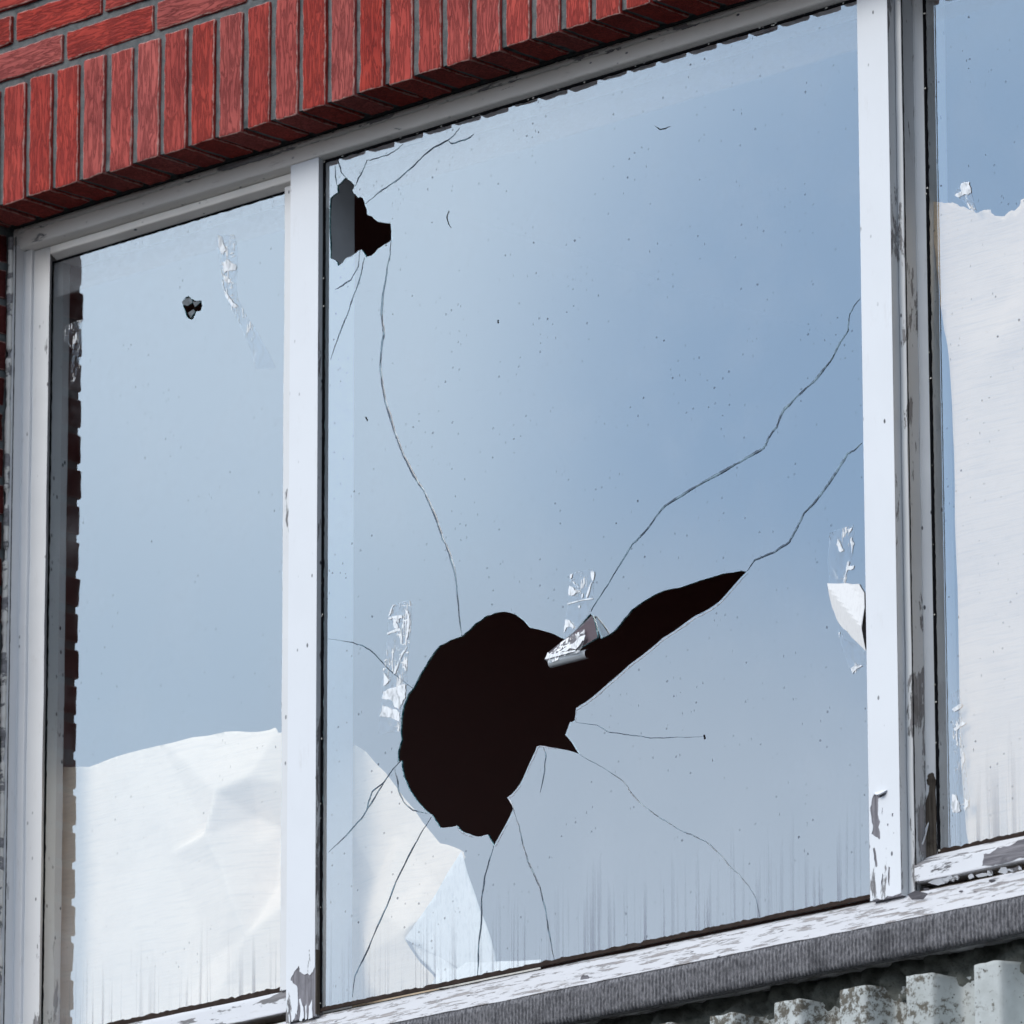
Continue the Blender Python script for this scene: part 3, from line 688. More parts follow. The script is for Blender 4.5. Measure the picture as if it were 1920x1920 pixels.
for q in ([(1032,1700),(1050,1680),(1070,1672),(1082,1700),(1060,1722),(1040,1716)], [(1092,1700),(1128,1695),(1118,1712),(1104,1728)], [(1066,1762),(1088,1740),(1098,1752),(1080,1790)]):
    flake_of_glass([cl(*p) for p in q], YL-.002, sash, .25)
putty_line('putty', (XM1a-.03, zr2), (xs2, zr2), YL, .004, .002, sash, 31)
putty_line('putty', (xs2, zr2), (xs2, zlb), YL, .0045, .002, sash, 32)
putty_line('putty', (xs2, zlb-.006), (XM1a-.03, zlb-.006), YL, .010, .003, sash, 33, M_BROWN)

# ------------------------------------------------------------------ right opening light
YS = .161
xt0, xf, xt1 = xl1+.002, X(1722, YS), X(1742, .1715)
xt2 = xt1+.001
zt2 = Z(1800, -24, YR); zt1 = zt2+.012
crb = lambda a, b, y: W(1660+a/7.385, 1500+b/7.385, y)
zq0 = crb(1100, 760, .128)[1]; zq1 = crb(1100, 1000, .128)[1]; zrb = crb(1100, 640, YR)[1]
rsash = prism('sash', [(xt0, YS), (xf, YS), (xt1, .1712), (xt2, YR-.0005), (xt2, .228), (xt0, .228)], 'z', zq1, z_hf-.0, M_SASH, win, .002)
rsash['label'] = 'right opening light with torn paper behind it'
prism('rail', [(.150, zt1+.02), (.150, zt1), (YR-.001, zt2), (.225, zt2), (.225, zt1+.02)], 'x', xt1+.0003, XJR-.075, M_HEAD, rsash, .002)
prism('rail', [(.128, zq1), (.225, zq1), (.225, zrb-.004), (YR-.004, zrb-.004), (.128, zq0)], 'x', xl1+.001, XJR-.075, M_RAIL, rsash, .002)
o = fill2d('bare_patch', jag([crb(*p, .1268) for p in ((1360, 750), (1480, 715), (1640, 640), (1800, 590), (1925, 535), (2300, 480), (2300, 690), (1925, 800), (1800, 820), (1600, 880), (1440, 905), (1340, 910), (1355, 830))], .003, 2, True, 8), [], .1268, .0018)
o.polygons.foreach_set('material_index', [0]*len(o.polygons)); link('bare_patch', o, [M_BAREX], rsash)
prism('stile', [(XJR-.11, YS), (XJR-.075, YS), (XJR-.075, .225), (XJR-.11, .225)], 'z', zrb, zt2, M_SASH, rsash, .002)
M_GR = mat_glass('right_glass', zt2, zrb, .20, .12, .05)
me = fill2d('glass_pane', [(xt2, zt2), (XJR-.105, zt2), (XJR-.105, zrb), (xt2, zrb)], [], YR, .004)
link('glass_pane', me, [M_GR, M_BACK, M_EDGE], rsash)
putty_line('putty', (XJR-.105, zt2), (xt2, zt2), YR, .004, .002, rsash, 41, None, 10)
putty_line('putty', (xt2, zt2), (xt2, zrb), YR, .005, .003, rsash, 42, None, 14)
putty_line('putty', (xt2, zrb-.008), (XJR-.105, zrb-.008), YR, .012, .003, rsash, 43, M_BROWN)
# rotten lower end of the right stile
zr_ = Z(1755, 1445, YS)
o = fill2d('rotten_wood', jag([(xf+.0005, zq0-.004), (xt1+.0004, zq0-.004), (xt1+.0004, zr_-.012), (xt1-.004, zr_), (xt1-.010, zr_-.004), (xf+.006, zr_-.022), (xf+.001, zr_-.06)], .003, 3, True, 12), [], YS-.0016, .003)
for v in o.vertices: v.co.y += max(0, (v.co.x-xf)/(xt1-xf))*.0102
o.polygons.foreach_set('material_index', [0]*len(o.polygons)); link('rotten_wood', o, M_ROT, rsash)
curl('paint_flake', crb(500, 500, YS-.003), crb(600, 300, YS-.003), YS-.003, .028, .25, M_MULL, rsash, 5)

# ------------------------------------------------------------------ inner lining behind the glass (seen through the panes)
def lining(x, y0, y1, side):
    return [(x, y0), (x, y1), (x-side*.02, y1), (x-side*.02, y0)]
# ------------------------------------------------------------------ sill
YN = .062
zn1, zn0 = Z(1280, 1808, YN), Z(1280, 1873, YN)
sill = prism('sill', [(YG+.005, ZB-.004), (YN+.001, zn1+.0008), (YN+.009, zn1-.002), (YN+.009, zn0+.004), (.16, zn0+.004), (.16, ZB-.004)], 'x', XJ+.006, XJR-.006, M_SILL, win, .0015, .0008, .01)
bm = bmesh.new(); rib = .0078; nx = int((XJR-XJ-.014)/(rib/6)); rows = []
for i in range(nx+1):
    x = XJ+.007+i*rib/6; ph = i/6*2*math.pi
    a = .0021*(1+.25*noise.noise(Vector((x*20, 0, 3))))
    r_ = []
    for j in range(7):
        z = zn0-.001+(zn1-zn0-.0005)*j/6
        e = .003 if j in (0, 6) else 0
        yy = YN + e*.6 + a*math.sin(ph+.3*noise.noise(Vector((x*9, z*12, 0)))) + .0006*noise.noise(Vector((x*110, 0, z*90)))
        r_.append(bm.verts.new((x, yy, z)))
    r_.append(bm.verts.new((x, YN+.008, zn1-.0012))); r_.insert(0, bm.verts.new((x, YN+.02, zn0-.001)))
    rows.append(r_)
for a, b in zip(rows, rows[1:]):
    for j in range(8): bm.faces.new((a[j], b[j], b[j+1], a[j+1]))
def mat_nose():
    g = NT('ribbed_nosing'); n = g.noise(g.scale(g.tc, (1, 1, .5)), 230, 4, .7); m = g.noise(g.tc, 22, 5, .7)
    c = g.mix(g.rng(n, .35, .68), (.115, .115, .125), (.31, .305, .32)); c = g.mix(g.rng(m, .5, .7, 0, .6), c, (.055, .055, .06))
    c = g.mix(g.rng(g.vor(g.tc, 190), .2, .08, 0, .5), c, (.34, .33, .34))
    return g.end(g.bsdf(c, .85, g.bump(g.math('ADD', n, m), .6, .0015), .2))
link('nosing', done(bm, 'nosing'), mat_nose(), sill, True)
# flakes of paint lifting along the back of the sill
rg = random.Random(5)
def flake(name, p, y, s, mat, parent, tilt):
    n = rg.randint(5, 7); bm = bmesh.new(); top = []
    for k in range(n):
        t = 2*math.pi*k/n; u, v = s*.75*math.cos(t)*rg.uniform(.6, 1.9), s*.30*math.sin(t)*rg.uniform(.4, 1.4)
        top.append((u, v))
    a = [bm.verts.new((p[0]+u, y-v*tilt-.001, p[1]+v)) for u, v in top]; b = [bm.verts.new((p[0]+u, y-v*tilt, p[1]+v-.0004)) for u, v in top]
    bm.faces.new(a); bm.faces.new(b[::-1])
    for k in range(n): bm.faces.new((a[k], b[k], b[(k+1) % n], a[(k+1) % n]))
    bmesh.ops.recalc_face_normals(bm, faces=bm.faces)
    return link(name, done(bm, name), mat, parent)
def sill_at(px, t):       # a point on the sloping face, t = 0 at the back, 1 at the nose
    y = YG+.005 + (YN+.003-YG-.005)*t; return y
for px, py, s in ((1760,1655,.016),(1772,1651,.014),(1785,1648,.013),(1795,1646,.010),(1823,1643,.010),(1845,1640,.012),(1858,1637,.010),(1885,1632,.013),(1900,1630,.011),(1912,1628,.009)):
    y = YG-.012; flake('paint_flake', W(px, py, y), y-.002, s, M_MULL, sill, .9)
for px, py, s in ((1740,1668,.008),(1805,1672,.004),(1863,1652,.007),(1832,1674,.006)):
    y = YG-.022; flake('bare_spot', W(px, py, y), y-.0035, s, M_BAREX, sill, 1.0)
flake('bare_patch', W(1722, 1680, YG-.028), YG-.031, .020, M_BAREX, sill, 1.1)
o = fill2d('knot_hole', jag([W(1098+12*math.cos(t)*(1+.3*math.sin(3*t)), 1842+14*math.sin(t), .078) for t in [k*.5 for k in range(12)]], .002, 1, True, 4), [], .076, .002)
link('knot_hole', o, [M_BAREX]*3, sill)
o = fill2d('knot_hole', jag([W(1103+6*math.cos(t), 1846+8*math.sin(t), .0765) for t in [k*.6 for k in range(10)]], .002, 1, True, 6), [], .0745, .001)
link('knot_hole', o, [M_PUTTY]*3, sill)

# caulk bead between brick and frame, cracked and uneven
def bead(name, p0, p1, y, w, mat, parent, seed, axis):
    a, b = Vector(p0), Vector(p1); n = int((b-a).length/.006); bm = bmesh.new(); rows = []
    for i in range(n+1):
        q = a.lerp(b, i/n); k = 6; ring = []
        ww = w*(1+.55*noise.noise(Vector((i*.09, seed, 0)))+.4*noise.noise(Vector((i*.5, seed, 2))))
        gap_ = noise.noise(Vector((i*.11, seed, 9)))
        if gap_ > .42: ww *= .35
        for j in range(k):
            t = 2*math.pi*j/k
            off = Vector((math.cos(t)*ww, math.sin(t)*ww*.8))
            ring.append(bm.verts.new((q.x+(off.x if axis == 'z' else 0), y+off.y, q.y+(off.x if axis == 'x' else 0))))
        rows.append(ring)
    for r0, r1 in zip(rows, rows[1:]):
        for j in range(6): bm.faces.new((r0[j], r0[(j+1) % 6], r1[(j+1) % 6], r1[j]))
    bmesh.ops.recalc_face_normals(bm, faces=bm.faces)
    return link(name, done(bm, name), mat, parent, True)
M_CAULK = mat_paint('caulk', (.72, .70, .66), 'x', 0, 0, 0, -.03, 1., .8)
bead('caulk', (XJ+.02, ZS-.008), (XJR-.01, ZS-.008), YF-.001, .0055, M_CAULK, win, 3, 'x')
bead('caulk', (XJ+.0085, ZB-.1), (XJ+.0085, ZS-.02), .1015, .0062, M_CAULK, win, 8, 'z')
putty_line('joint_shade', (jx[1]-.0005, ZS-.02), (jx[1]-.0005, ZB-.1), .1038, .0022, .0006, win, 51)  # black ribbons painted along the frame gaps in place of their shade
putty_line('joint_shade', (xs0-.001, zr0), (xs0-.001, zsb1), .129, .0022, .0012, win, 52)
putty_line('joint_shade', (xl1+.0022, z_hf), (xl1+.0022, ZM2), .1299, .0022, .0006, win, 53)

# ------------------------------------------------------------------ papers behind the glass
def crease(lines):
    """sum of one-sided creases: each (p0, p1, slope, length); the side to the left of p0->p1 tilts"""
    L = [(Vector(a), (Vector(b)-Vector(a)).normalized(), (Vector(b)-Vector(a)).length, s, l) for a, b, s, l in lines]
    def f(x, z):
        y = 0; p = Vector((x, z))
        for a, d, ln, s, l in L:
            q = p-a; t = q.dot(d); n = -(q.x*d.y-q.y*d.x)
            w = max(0, min(1, (t+.03)/.06))*max(0, min(1, (ln+.03-t)/.06))
            if n > 0: y += s*l*(1-math.exp(-n/l))*math.exp(-n/.10)*w*1.25
        return y
    return f
YP = .212
wp = lambda a, b: W(a, b, YP)
def facets(ctrl, y):
    """depth of a crumpled sheet: flat facets between hand-placed folds (px, py, millimetres towards the room)"""
    P = [Vector(W(a, b, y)) for a, b, m in ctrl]; M = [m*.001 for a, b, m in ctrl]
    vs, es, fs, *_ = delaunay_2d_cdt(P, [], [], 0, 1e-7)
    idx = [min(range(len(P)), key=lambda k: (P[k]-v).length) for v in vs]
    T = [(vs[a], vs[b], vs[c], M[idx[a]], M[idx[b]], M[idx[c]]) for a, b, c in fs]
    def f(x, z):
        best = None
        for A, B, C_, ma, mb, mc in T:
            d = (B.y-C_.y)*(A.x-C_.x)+(C_.x-B.x)*(A.y-C_.y)
            if abs(d) < 1e-12: continue
            u = ((B.y-C_.y)*(x-C_.x)+(C_.x-B.x)*(z-C_.y))/d; v = ((C_.y-A.y)*(x-C_.x)+(A.x-C_.x)*(z-C_.y))/d; w = 1-u-v
            e = min(u, v, w)
            if best is None or e > best[0]: best = (e, u*ma+v*mb+w*mc)
            if e >= 0: break
        return best[1]
    return f
cre = facets([(60, 1300, 0), (60, 2200, 0), (165, 1430, 0), (170, 1650, 4), (165, 1950, 0), (300, 1380, -2), (310, 1600, 3), (300, 1950, 2), (390, 1560, -3), (395, 1790, 3),
              (437, 1375, -8), (490, 1462, -14), (428, 1490, -16), (411, 1572, -18), (440, 1640, -13), (456, 1692, -14), (482, 1758, -12), (476, 1592, 2), (470, 1530, 9), (510, 1550, 13), (505, 1660, 9), (540, 1470, -4), (545, 1700, -9), (540, 1370, -10),
              (560, 1860, 0), (430, 1850, -8), (600, 1560, 2), (600, 1390, -4), (600, 2100, 0),
              (655, 1395, -2), (655, 1560, 4), (650, 1665, 13), (700, 1640, 4), (742, 1652, -6), (735, 1560, 6), (790, 1748, -17), (735, 1715, -13), (800, 1640, 4), (868, 1600, 2), (840, 1690, 5), (655, 1690, 10), (702, 1790, -9), (702, 1850, -5), (655, 1880, 12), (800, 1800, -10), (838, 1840, -8), (830, 2000, 0), (900, 1400, 0), (950, 2000, 0)], YP)
def ypap(x, z): return YP + 2.1*cre(x, z) + .004*noise.noise(Vector((x*5, 3, z*5))) + .0015*noise.noise(Vector((x*16, 7, z*16)))
out = [wp(112, 1437), wp(150, 1437), wp(165, 1438), wp(200, 1425), wp(240, 1413), wp(300, 1399), wp(370, 1385), wp(434, 1375), wp(480, 1376), wp(515, 1374), wp(531, 1368), wp(538, 1378), wp(560, 1376), wp(610, 1378), wp(655, 1390), wp(688, 1410), wp(722, 1449), wp(752, 1495), wp(785, 1540), wp(820, 1580), wp(850, 1588), wp(868, 1597), wp(872, 1606), wp(830, 1678), wp(782, 1766), wp(795, 1795), wp(815, 1820), wp(836, 1846), wp(838, 1900), wp(838, 1990), wp(100, 2120)]
me = sheet('paper_sheet', jag(out, .002, 1, True, 3), ypap, .0075)
p1 = empty('paper_sheet', (wp(480, 1900)[0], YP, ZB-.02))
tag(p1, 'crumpled white lining paper standing behind the left and middle panes', 'paper')
link('sheet', me, M_PAPER, p1, True)
me = sheet('folded_flap', jag([wp(869, 1597), wp(878, 1636), wp(896, 1700), wp(913, 1758), wp(922, 1812), wp(872, 1824), wp(830, 1795), wp(783, 1766), wp(830, 1680)], .0015, 1, True, 5),
           lambda x, z: YP-.008 + .25*(x-wp(860, 1700)[0]) + .002*noise.noise(Vector((x*9, 1, z*9))), .012)
link('folded_flap', me, M_PAPER2, p1, True)
me = sheet('rolled_edge', jag([wp(783, 1767), wp(820, 1788), wp(872, 1820), wp(888, 1808), wp(960, 1806), wp(1036, 1804), wp(1060, 1850), wp(836, 1862), wp(834, 1832), wp(800, 1800)], .0015, 1, True, 6),
           lambda x, z: YP-.018 - 1.1*max(0, wp(900, 1810)[1]+.005*0-z)*.6 + .003*noise.noise(Vector((x*14, 2, z*14))), .010)
link('rolled_edge', me, M_PAPER2, p1, True)
# right sheet
YQ = .188
wq = lambda a, b: W(a, b, YQ)
c7 = lambda a, b: W(1700+a/8.727, 300+b/8.727, YQ)
cre2 = crease([(c7(1420, 930), c7(1290, 1150), .5, .04), (wq(1920, 440), wq(1870, 620), -.35, .07), (wq(1830, 700), wq(1825, 1200), .18, .08), (wq(1800, 620), wq(1795, 1500), -.3, .05)])
def yq(x, z): return YQ + .6*max(-.012, cre2(x, z)) + .004*noise.noise(Vector((x*4, 9, z*4))) + .0015*noise.noise(Vector((x*14, 4, z*14)))
out = [c7(372, 690), c7(470, 682), c7(560, 684), c7(680, 695), c7(800, 712), c7(920, 755), c7(1030, 810), c7(1110, 855), c7(1190, 835), c7(1270, 810), c7(1360, 805), c7(1420, 905), c7(1590, 912), c7(1650, 850), c7(1690, 828), c7(1745, 828), c7(1800, 790), c7(1850, 720), c7(1860, 660), c7(1920, 620), c7(2300, 500), c7(3600, 400),
       wq(2120, 1700), wq(1832, 1700), wq(1824, 1640), wq(1812, 1560), wq(1802, 1400), wq(1796, 1100), wq(1789, 850), wq(1781, 680), wq(1771, 620), wq(1762, 570), wq(1755, 500), wq(1749, 440)]
me = sheet('paper_sheet', jag(out, .0022, 2, True, 9), yq, .014)
p2 = empty('paper_sheet', (wq(1850, 1600)[0], YQ, zrb-.02))
tag(p2, 'torn cream paper with a ragged top edge behind the right pane', 'paper')
link('sheet', me, M_PAPERK, p2, True)
# ------------------------------------------------------------------ tape, scraps and the hanging shard
def tape(label, pts, y, mat, seed, amp=.0003, cell=.006, name='tape_strip', group='pieces of clear tape'):
    o = (link(name, sheet(name, jag(WL(pts, y), .0012, 1, True, seed), lambda x, z: y - .0005 - amp*abs(noise.noise(Vector((x*55, seed, z*38)))) - amp*.5*abs(noise.noise(Vector((x*150, seed, z*110)))), cell, 0), mat, None, False))
    recenter(o); return tag(o, label, 'tape', group)
tape('wrinkled clear tape hanging loose near the top of the left pane', [(406,437),(424,441),(440,440),(446,470),(446,500),(443,530),(446,560),(462,592),(487,630),(505,662),(517,688),(507,692),(480,692),(472,660),(452,612),(430,572),(418,535),(412,490)], YL, M_TAPE, 1)
tape('wrinkled tape bridging the dark gap at the far left of the left pane', [(116,618),(135,606),(154,600),(154,640),(150,690),(134,725),(131,690),(137,655),(120,640)], YL, M_TAPE, 2)
tape('creased milky tape stuck left of the big hole', [(737,1134),(757,1128),(774,1126),(772,1160),(768,1210),(764,1240),(765,1283),(757,1305),(752,1330),(749,1372),(730,1373),(709,1377),(712,1345),(717,1310),(718,1260),(726,1200),(728,1160)], YG, M_TAPEW, 3)
tape('clear tape running down to the hanging shard', [(1070,1078),(1082,1072),(1100,1069),(1115,1066),(1113,1110),(1111,1132),(1104,1150),(1090,1168),(1074,1190),(1058,1198),(1062,1160),(1065,1130),(1067,1105)], YG, M_TAPE, 4)
tape('clear tape at the right edge of the middle pane, above a white scrap', [(1556,1000),(1573,992),(1602,985),(1600,1030),(1592,1070),(1584,1096),(1557,1098),(1552,1050)], YG, M_TAPE, 5)
tape('clear tape hanging below the white scrap at the right of the middle pane', [(1572,1180),(1585,1200),(1607,1210),(1622,1222),(1621,1248),(1605,1262),(1594,1255),(1580,1215)], YG, M_TAPE, 6)
tape('small white creased tape above the torn paper in the right pane', [(1788,361),(1800,350),(1806,341),(1818,340),(1822,361),(1826,380),(1832,396),(1822,396),(1808,378),(1799,372),(1792,368)], YR, M_TAPEW, 7)
tape('long crinkled tape along the left edge of the right pane', [(1784,1300),(1800,1292),(1803,1340),(1806,1400),(1812,1450),(1818,1490),(1817,1515),(1806,1520),(1788,1522),(1788,1470),(1790,1420),(1786,1370)], YR, M_TAPEW, 8)
def mat_patch():
    g = NT('creased_patch'); n = g.noise(g.scale(g.tc, (120, 120, 45)), 1., 4, .6, .6)
    d = g.bsdf((.90, .92, .94), .3, g.bump(n, .25, .002), .5)
    return g.end(g.shmix(g.rng(n, .30, .58, .45, .97), g.n('ShaderNodeBsdfTransparent').outputs[0], d))
M_PATCH = mat_patch()
def patches(t, y, polys):
    base = Vector(t.location)
    for i, q in enumerate(polys):
        c = W(q[0][0], q[0][1], y); tl = .12*((i % 3)-1)
        me = sheet('creased_patch', jag(WL(q, y), .0020, 2, True, 30+i), lambda x, z: y-.0012-.0002*abs(noise.noise(Vector((x*50, i, z*50))))+tl*(x-c[0])*.1, .006, 0)
        o = link('creased_patch', me, M_PATCH); o.parent = t; o.matrix_parent_inverse = Matrix.Translation(base).inverted()
T = {o['label'].split()[0]+str(i): o for i, o in enumerate([o for o in bpy.data.objects if o.get('category') == 'tape'])}
tl_ = [o for o in bpy.data.objects if o.get('category') == 'tape']
byl = lambda k: next(o for o in tl_ if k in o['label'])
ca = lambda a, b: (640+a/6.4, 1100+b/6.4)
patches(byl('left of the big hole'), YG, [[ca(*p) for p in q] for q in ([(512,1025),(545,1075),(595,1128),(550,1165),(508,1196)], [(490,1338),(505,1262),(560,1230),(775,1168),(772,1330),(735,1405),(700,1480),(640,1440),(625,1385),(565,1352)], [(465,1560),(497,1428),(560,1440),(640,1470),(702,1512),(700,1612),(640,1590),(560,1572)], [(735,952),(760,955),(792,1000),(770,1010)])])
patches(byl('left of the big hole'), YG, [[ca(*p) for p in q] for q in ([(570,350),(600,270),(625,215),(634,225),(606,300),(582,356)], [(765,255),(800,290),(824,340),(820,480),(806,580),(780,690),(763,690),(792,560),(798,400),(788,320)], [(740,780),(788,718),(794,728),(772,775),(704,885),(656,1042),(632,1050),(660,960),(700,860)],
   [(568,378),(640,353),(735,348),(742,377),(694,388),(698,432),(672,424),(662,388),(572,394)], [(625,385),(660,395),(667,440),(692,490),(650,502),(628,440)], [(548,563),(640,518),(708,498),(712,690),(730,690),(726,520),(744,430),(757,405),(752,480),(732,512),(660,542),(558,577)])])
cd_ = lambda a, b: (1000+a/6.4, 1020+b/6.4)
patches(byl('running down to the hanging'), YG, [[cd_(*p) for p in q] for q in ([(450,362),(480,356),(470,400),(448,425)], [(470,430),(500,455),(520,500),(490,480)], [(530,470),(552,520),(545,545),(528,500)], [(440,500),(490,530),(500,558),(562,558),(567,577),(512,592),(492,612),(430,620)], [(700,320),(738,345),(736,400),(715,450),(700,400)], [(700,455),(708,465),(655,640),(640,645),(668,540)], [(590,600),(605,590),(600,640),(580,650)], [(415,712),(720,648),(720,662),(415,728)], [(385,905),(440,915),(500,990),(480,1022),(432,992),(402,1002),(370,1092)], [(540,740),(565,735),(570,765),(550,775)])])
ce = lambda a, b: (1280+a/3, 640+b/3)
patches(byl('above a white scrap'), YG, [[ce(*p) for p in q] for q in ([(872,1108),(892,1140),(908,1182),(890,1187),(868,1142)], [(928,1058),(962,1036),(950,1066),(938,1078)], [(952,1100),(967,1140),(955,1195),(948,1140)], [(930,1240),(940,1238),(915,1340),(904,1358)], [(928,1268),(966,1261),(963,1280),(931,1287)])])
patches(byl('below the white scrap'), YG, [[ce(*p) for p in q] for q in ([(958,1872),(948,1840),(965,1828),(1012,1822),(980,1846)], [(880,1640),(888,1636),(886,1665),(880,1668)])])
cb = lambda a, b: (1700+a/8.727, 300+b/8.727)
patches(byl('above the torn paper'), YR, [[cb(*p) for p in q] for q in ([(890,400),(950,360),(1030,355),(1045,440),(1060,535),(1010,575),(940,570),(865,612),(790,580),(850,545),(905,505)], [(1000,705),(1030,720),(1065,790),(1040,800)], [(1090,785),(1120,780),(1128,815),(1105,820)])])
cc = lambda a, b: (1660+a/7.385, 1500+b/7.385)
patches(byl('long crinkled'), YR, [[cc(*p) for p in q] for q in ([(930,-80),(990,-60),(1030,60),(1050,150),(1000,180),(940,175),(920,90)], [(1105,-30),(1165,0),(1160,90),(1120,110)])] + [[(1789,1365),(1806,1352),(1812,1356),(1793,1371)], [(1786,1330),(1802,1320),(1806,1323),(1790,1335)]])
patches(byl('near the top of the left'), YL, [[(408,440),(416,444),(424,470),(418,478),(410,462)], [(416,492),(428,486),(444,498),(443,506),(430,508),(420,512)], [(418,512),(428,520),(440,532),(424,530)], [(416,524),(422,545),(438,568),(447,576),(440,578),(424,556)]])
# white scrap of folded paper
o = link('paper_scrap', sheet('paper_scrap', jag(WL([(1559,1096),(1590,1094),(1612,1095),(1622,1112),(1624,1140),(1626,1222),(1608,1204),(1590,1184),(1578,1174),(1570,1160),(1564,1140)], YG), .0015, 1, True, 4),
         lambda x, z: YG-.002-.010*max(0, 1-abs(((x-W(1600,1150,YG)[0])*.75+(z-W(1600,1150,YG)[1])*.66)/.03)), .006, .0004), M_SCRAP)
tag(recenter(o), 'folded white scrap of paper stuck at the right edge of the middle pane', 'paper scrap')
# hanging triangular shard with its own tape
M_SHARD = mat_glass('shard_glass', 9, 0, .30, 0)
sh_pts = [(1104.5,1157),(1113,1172),(1119,1186),(1124,1199),(1110,1208),(1091,1219),(1066,1229),(1040,1238),(1027,1237),(1031,1224),(1050,1208),(1072,1190),(1088,1173)]
sh_pts = [(1027+(a-1027)*1.10, 1160+(b-1160)*1.06-3) for a, b in sh_pts]
P = WL(sh_pts, YG-.004); cx_, cz_ = W(1085, 1198, YG)
me = fill2d('glass_shard', P, [], YG-.012, .0045)
for v in me.vertices: v.co.y += (v.co.z-cz_)*.28 - (v.co.x-cx_)*.10
M_SHARDF = (lambda g: g.end(g.shmix(.35, g.n('ShaderNodeBsdfTransparent').outputs[0], g.bsdf((.34, .27, .30), .12, None, .6))))(NT('shard_face'))  # brown-pink reflection in the tilted glass, put into the base colour
shard = empty('glass_shard', (cx_, YG-.01, cz_-.04)); tag(shard, 'triangular glass shard hanging on tape at the top of the big hole', 'glass shard')
link('shard', me, [M_SHARDF, M_BACK, M_EDGE], shard)
# the tape's lower end, curled under like a roll
bm = bmesh.new(); a = Vector((*W(1033, 1244, YG-.015), 0)); b = Vector((*W(1102, 1226, YG-.015), 0)); rows = []
for i in range(13):
    t = -1.9+4.2*i/12; r = .0068
    rows.append([bm.verts.new((a.x+(b.x-a.x)*s+.0006*noise.noise(Vector((s*9, i, 0))), YG-.016-r*math.cos(t), a.y+(b.y-a.y)*s-r*math.sin(t)*(1.2))) for s in [k/10 for k in range(11)]])
for r0, r1 in zip(rows, rows[1:]):
    for j in range(10): bm.faces.new((r0[j], r0[j+1], r1[j+1], r1[j]))
g = NT('tape_roll'); M_ROLL = g.end(g.shmix(.55, g.n('ShaderNodeBsdfTransparent').outputs[0], g.bsdf((.75, .8, .84), .12, None, .8)))
link('curled_tape', done(bm, 'curled_tape'), M_ROLL, shard, True)
me = sheet('tape', jag(WL([(1058,1200),(1076,1190),(1098,1180),(1104,1195),(1102,1215),(1098,1226),(1070,1236),(1036,1246),(1027,1238),(1034,1226),(1046,1212)], YG-.014), .001, 1, True, 3), lambda x, z: YG-.0165+(z-cz_)*.28-(x-cx_)*.10-.002*abs(noise.noise(Vector((x*80, 1, z*60)))), .005, .0002)
link('tape', me, M_TAPEW, shard)
for q in ([(365,1292),(440,1232),(520,1202),(560,1160),(590,1122),(665,1103),(662,1180),(640,1170),(600,1250),(570,1282),(480,1262),(440,1300)], [(185,1300),(230,1330),(560,1290),(585,1300),(230,1380),(165,1390)]):
    me = sheet('creased_patch', jag(WL([cd_(*p) for p in q], YG-.016), .0008, 1, True, 3), lambda x, z: YG-.0195+(z-cz_)*.28-(x-cx_)*.10, .005, 0)
    link('creased_patch', me, M_PATCH, shard)

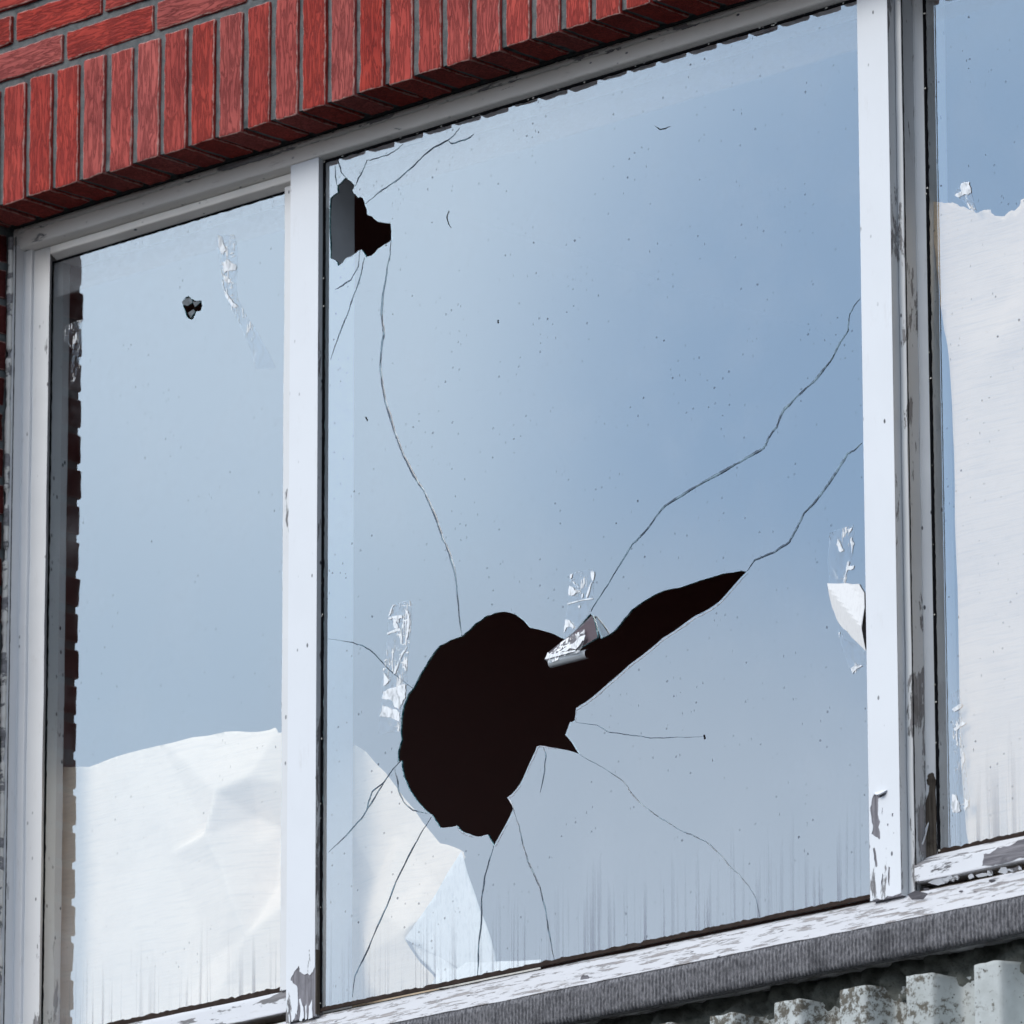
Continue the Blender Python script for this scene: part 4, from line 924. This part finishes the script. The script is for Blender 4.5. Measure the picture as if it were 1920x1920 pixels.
# ------------------------------------------------------------------ corrugated cladding and mortar below the sill
ztc = Z(1740, 1826, .09)
bm = bmesh.new(); rows = []; pitch = .142; xc0 = X(1831, .09, 1850)
prof = [(0, 1), (.10, .25), (.2, 0), (.42, 0), (.52, .3), (.62, 1.0), (.8, 1.0), (1.0, 1.0)]
def wave(u):                      # 0 on the crest, 1 in the trough: flat crest, sloping right side, steep left side
    u = u % 1.0
    sm = lambda t: t*t*(3-2*t)
    return 0 if u < .36 else sm((u-.36)/.2) if u < .56 else 1 if u < .88 else 1-sm((u-.88)/.12)
nx = 760; x0c, x1c = XJ-.02, XJR+.02
for i in range(nx+1):
    x = x0c+(x1c-x0c)*i/nx; u = (x-xc0)/pitch; h = wave(u)
    top = ztc + .006*noise.noise(Vector((x*6, 2, 0))) + .0025*noise.noise(Vector((x*45, 1, 0))) - .004*h
    r_ = []
    for j in range(15):
        z = top - (top-3.2)*(j/14)**2
        r_.append(bm.verts.new((x, .085+h*.046+.0012*noise.noise(Vector((x*20, 0, z*20))), z)))
    r_.insert(0, bm.verts.new((x, .085+h*.046+.007, top-.001)))
    rows.append(r_)
for a, b in zip(rows, rows[1:]):
    for j in range(15): bm.faces.new((a[j], b[j], b[j+1], a[j+1]))
o = link('corrugated_cladding', done(bm, 'corrugated_cladding'), M_CLAD, None, True)
recenter(o); tag(o, 'dirty white corrugated sheet cladding under the window sill', 'cladding')
bm = bmesh.new(); rows = []
for i in range(520):
    x = x0c+(x1c-x0c)*i/519; r_ = []
    for j in range(13):
        t = j/12; z = zn0+.004 - t*(zn0+.004-ztc+.022+.012*noise.noise(Vector((x*11, 8, 0))))
        cell = noise.voronoi(Vector((x*15, 0, z*16)))[0]; n_ = min(.55, (cell[1]-cell[0])*1.3)-.2 + noise.noise(Vector((x*30, 3, z*45)))*.3+noise.noise(Vector((x*95, 5, z*110)))*.18
        r_.append(bm.verts.new((x, .117-.032*n_+.012*t, z)))
    rows.append(r_)
for a, b in zip(rows, rows[1:]):
    for j in range(12): bm.faces.new((a[j], b[j], b[j+1], a[j+1]))
g = NT('mossy_mortar'); n = g.noise(g.tc, 30, 6, .7); c = g.mix(g.rng(n, .3, .7), (.05, .055, .048), (.21, .22, .20)); c = g.mix(g.rng(g.noise(g.tc, 120, 4, .7), .5, .7, 0, .6), c, (.03, .028, .02))
M_MOSS = g.end(g.bsdf(c, .95, g.bump(n, .8, .006), .1))
o = link('mortar_fillet', done(bm, 'mortar_fillet'), M_MOSS, None, True)
recenter(o); tag(o, 'lumpy grey mortar packed between the sill and the corrugated sheet', 'mortar')
for o in bpy.data.objects:
    if '_w' in o: del o['_w']
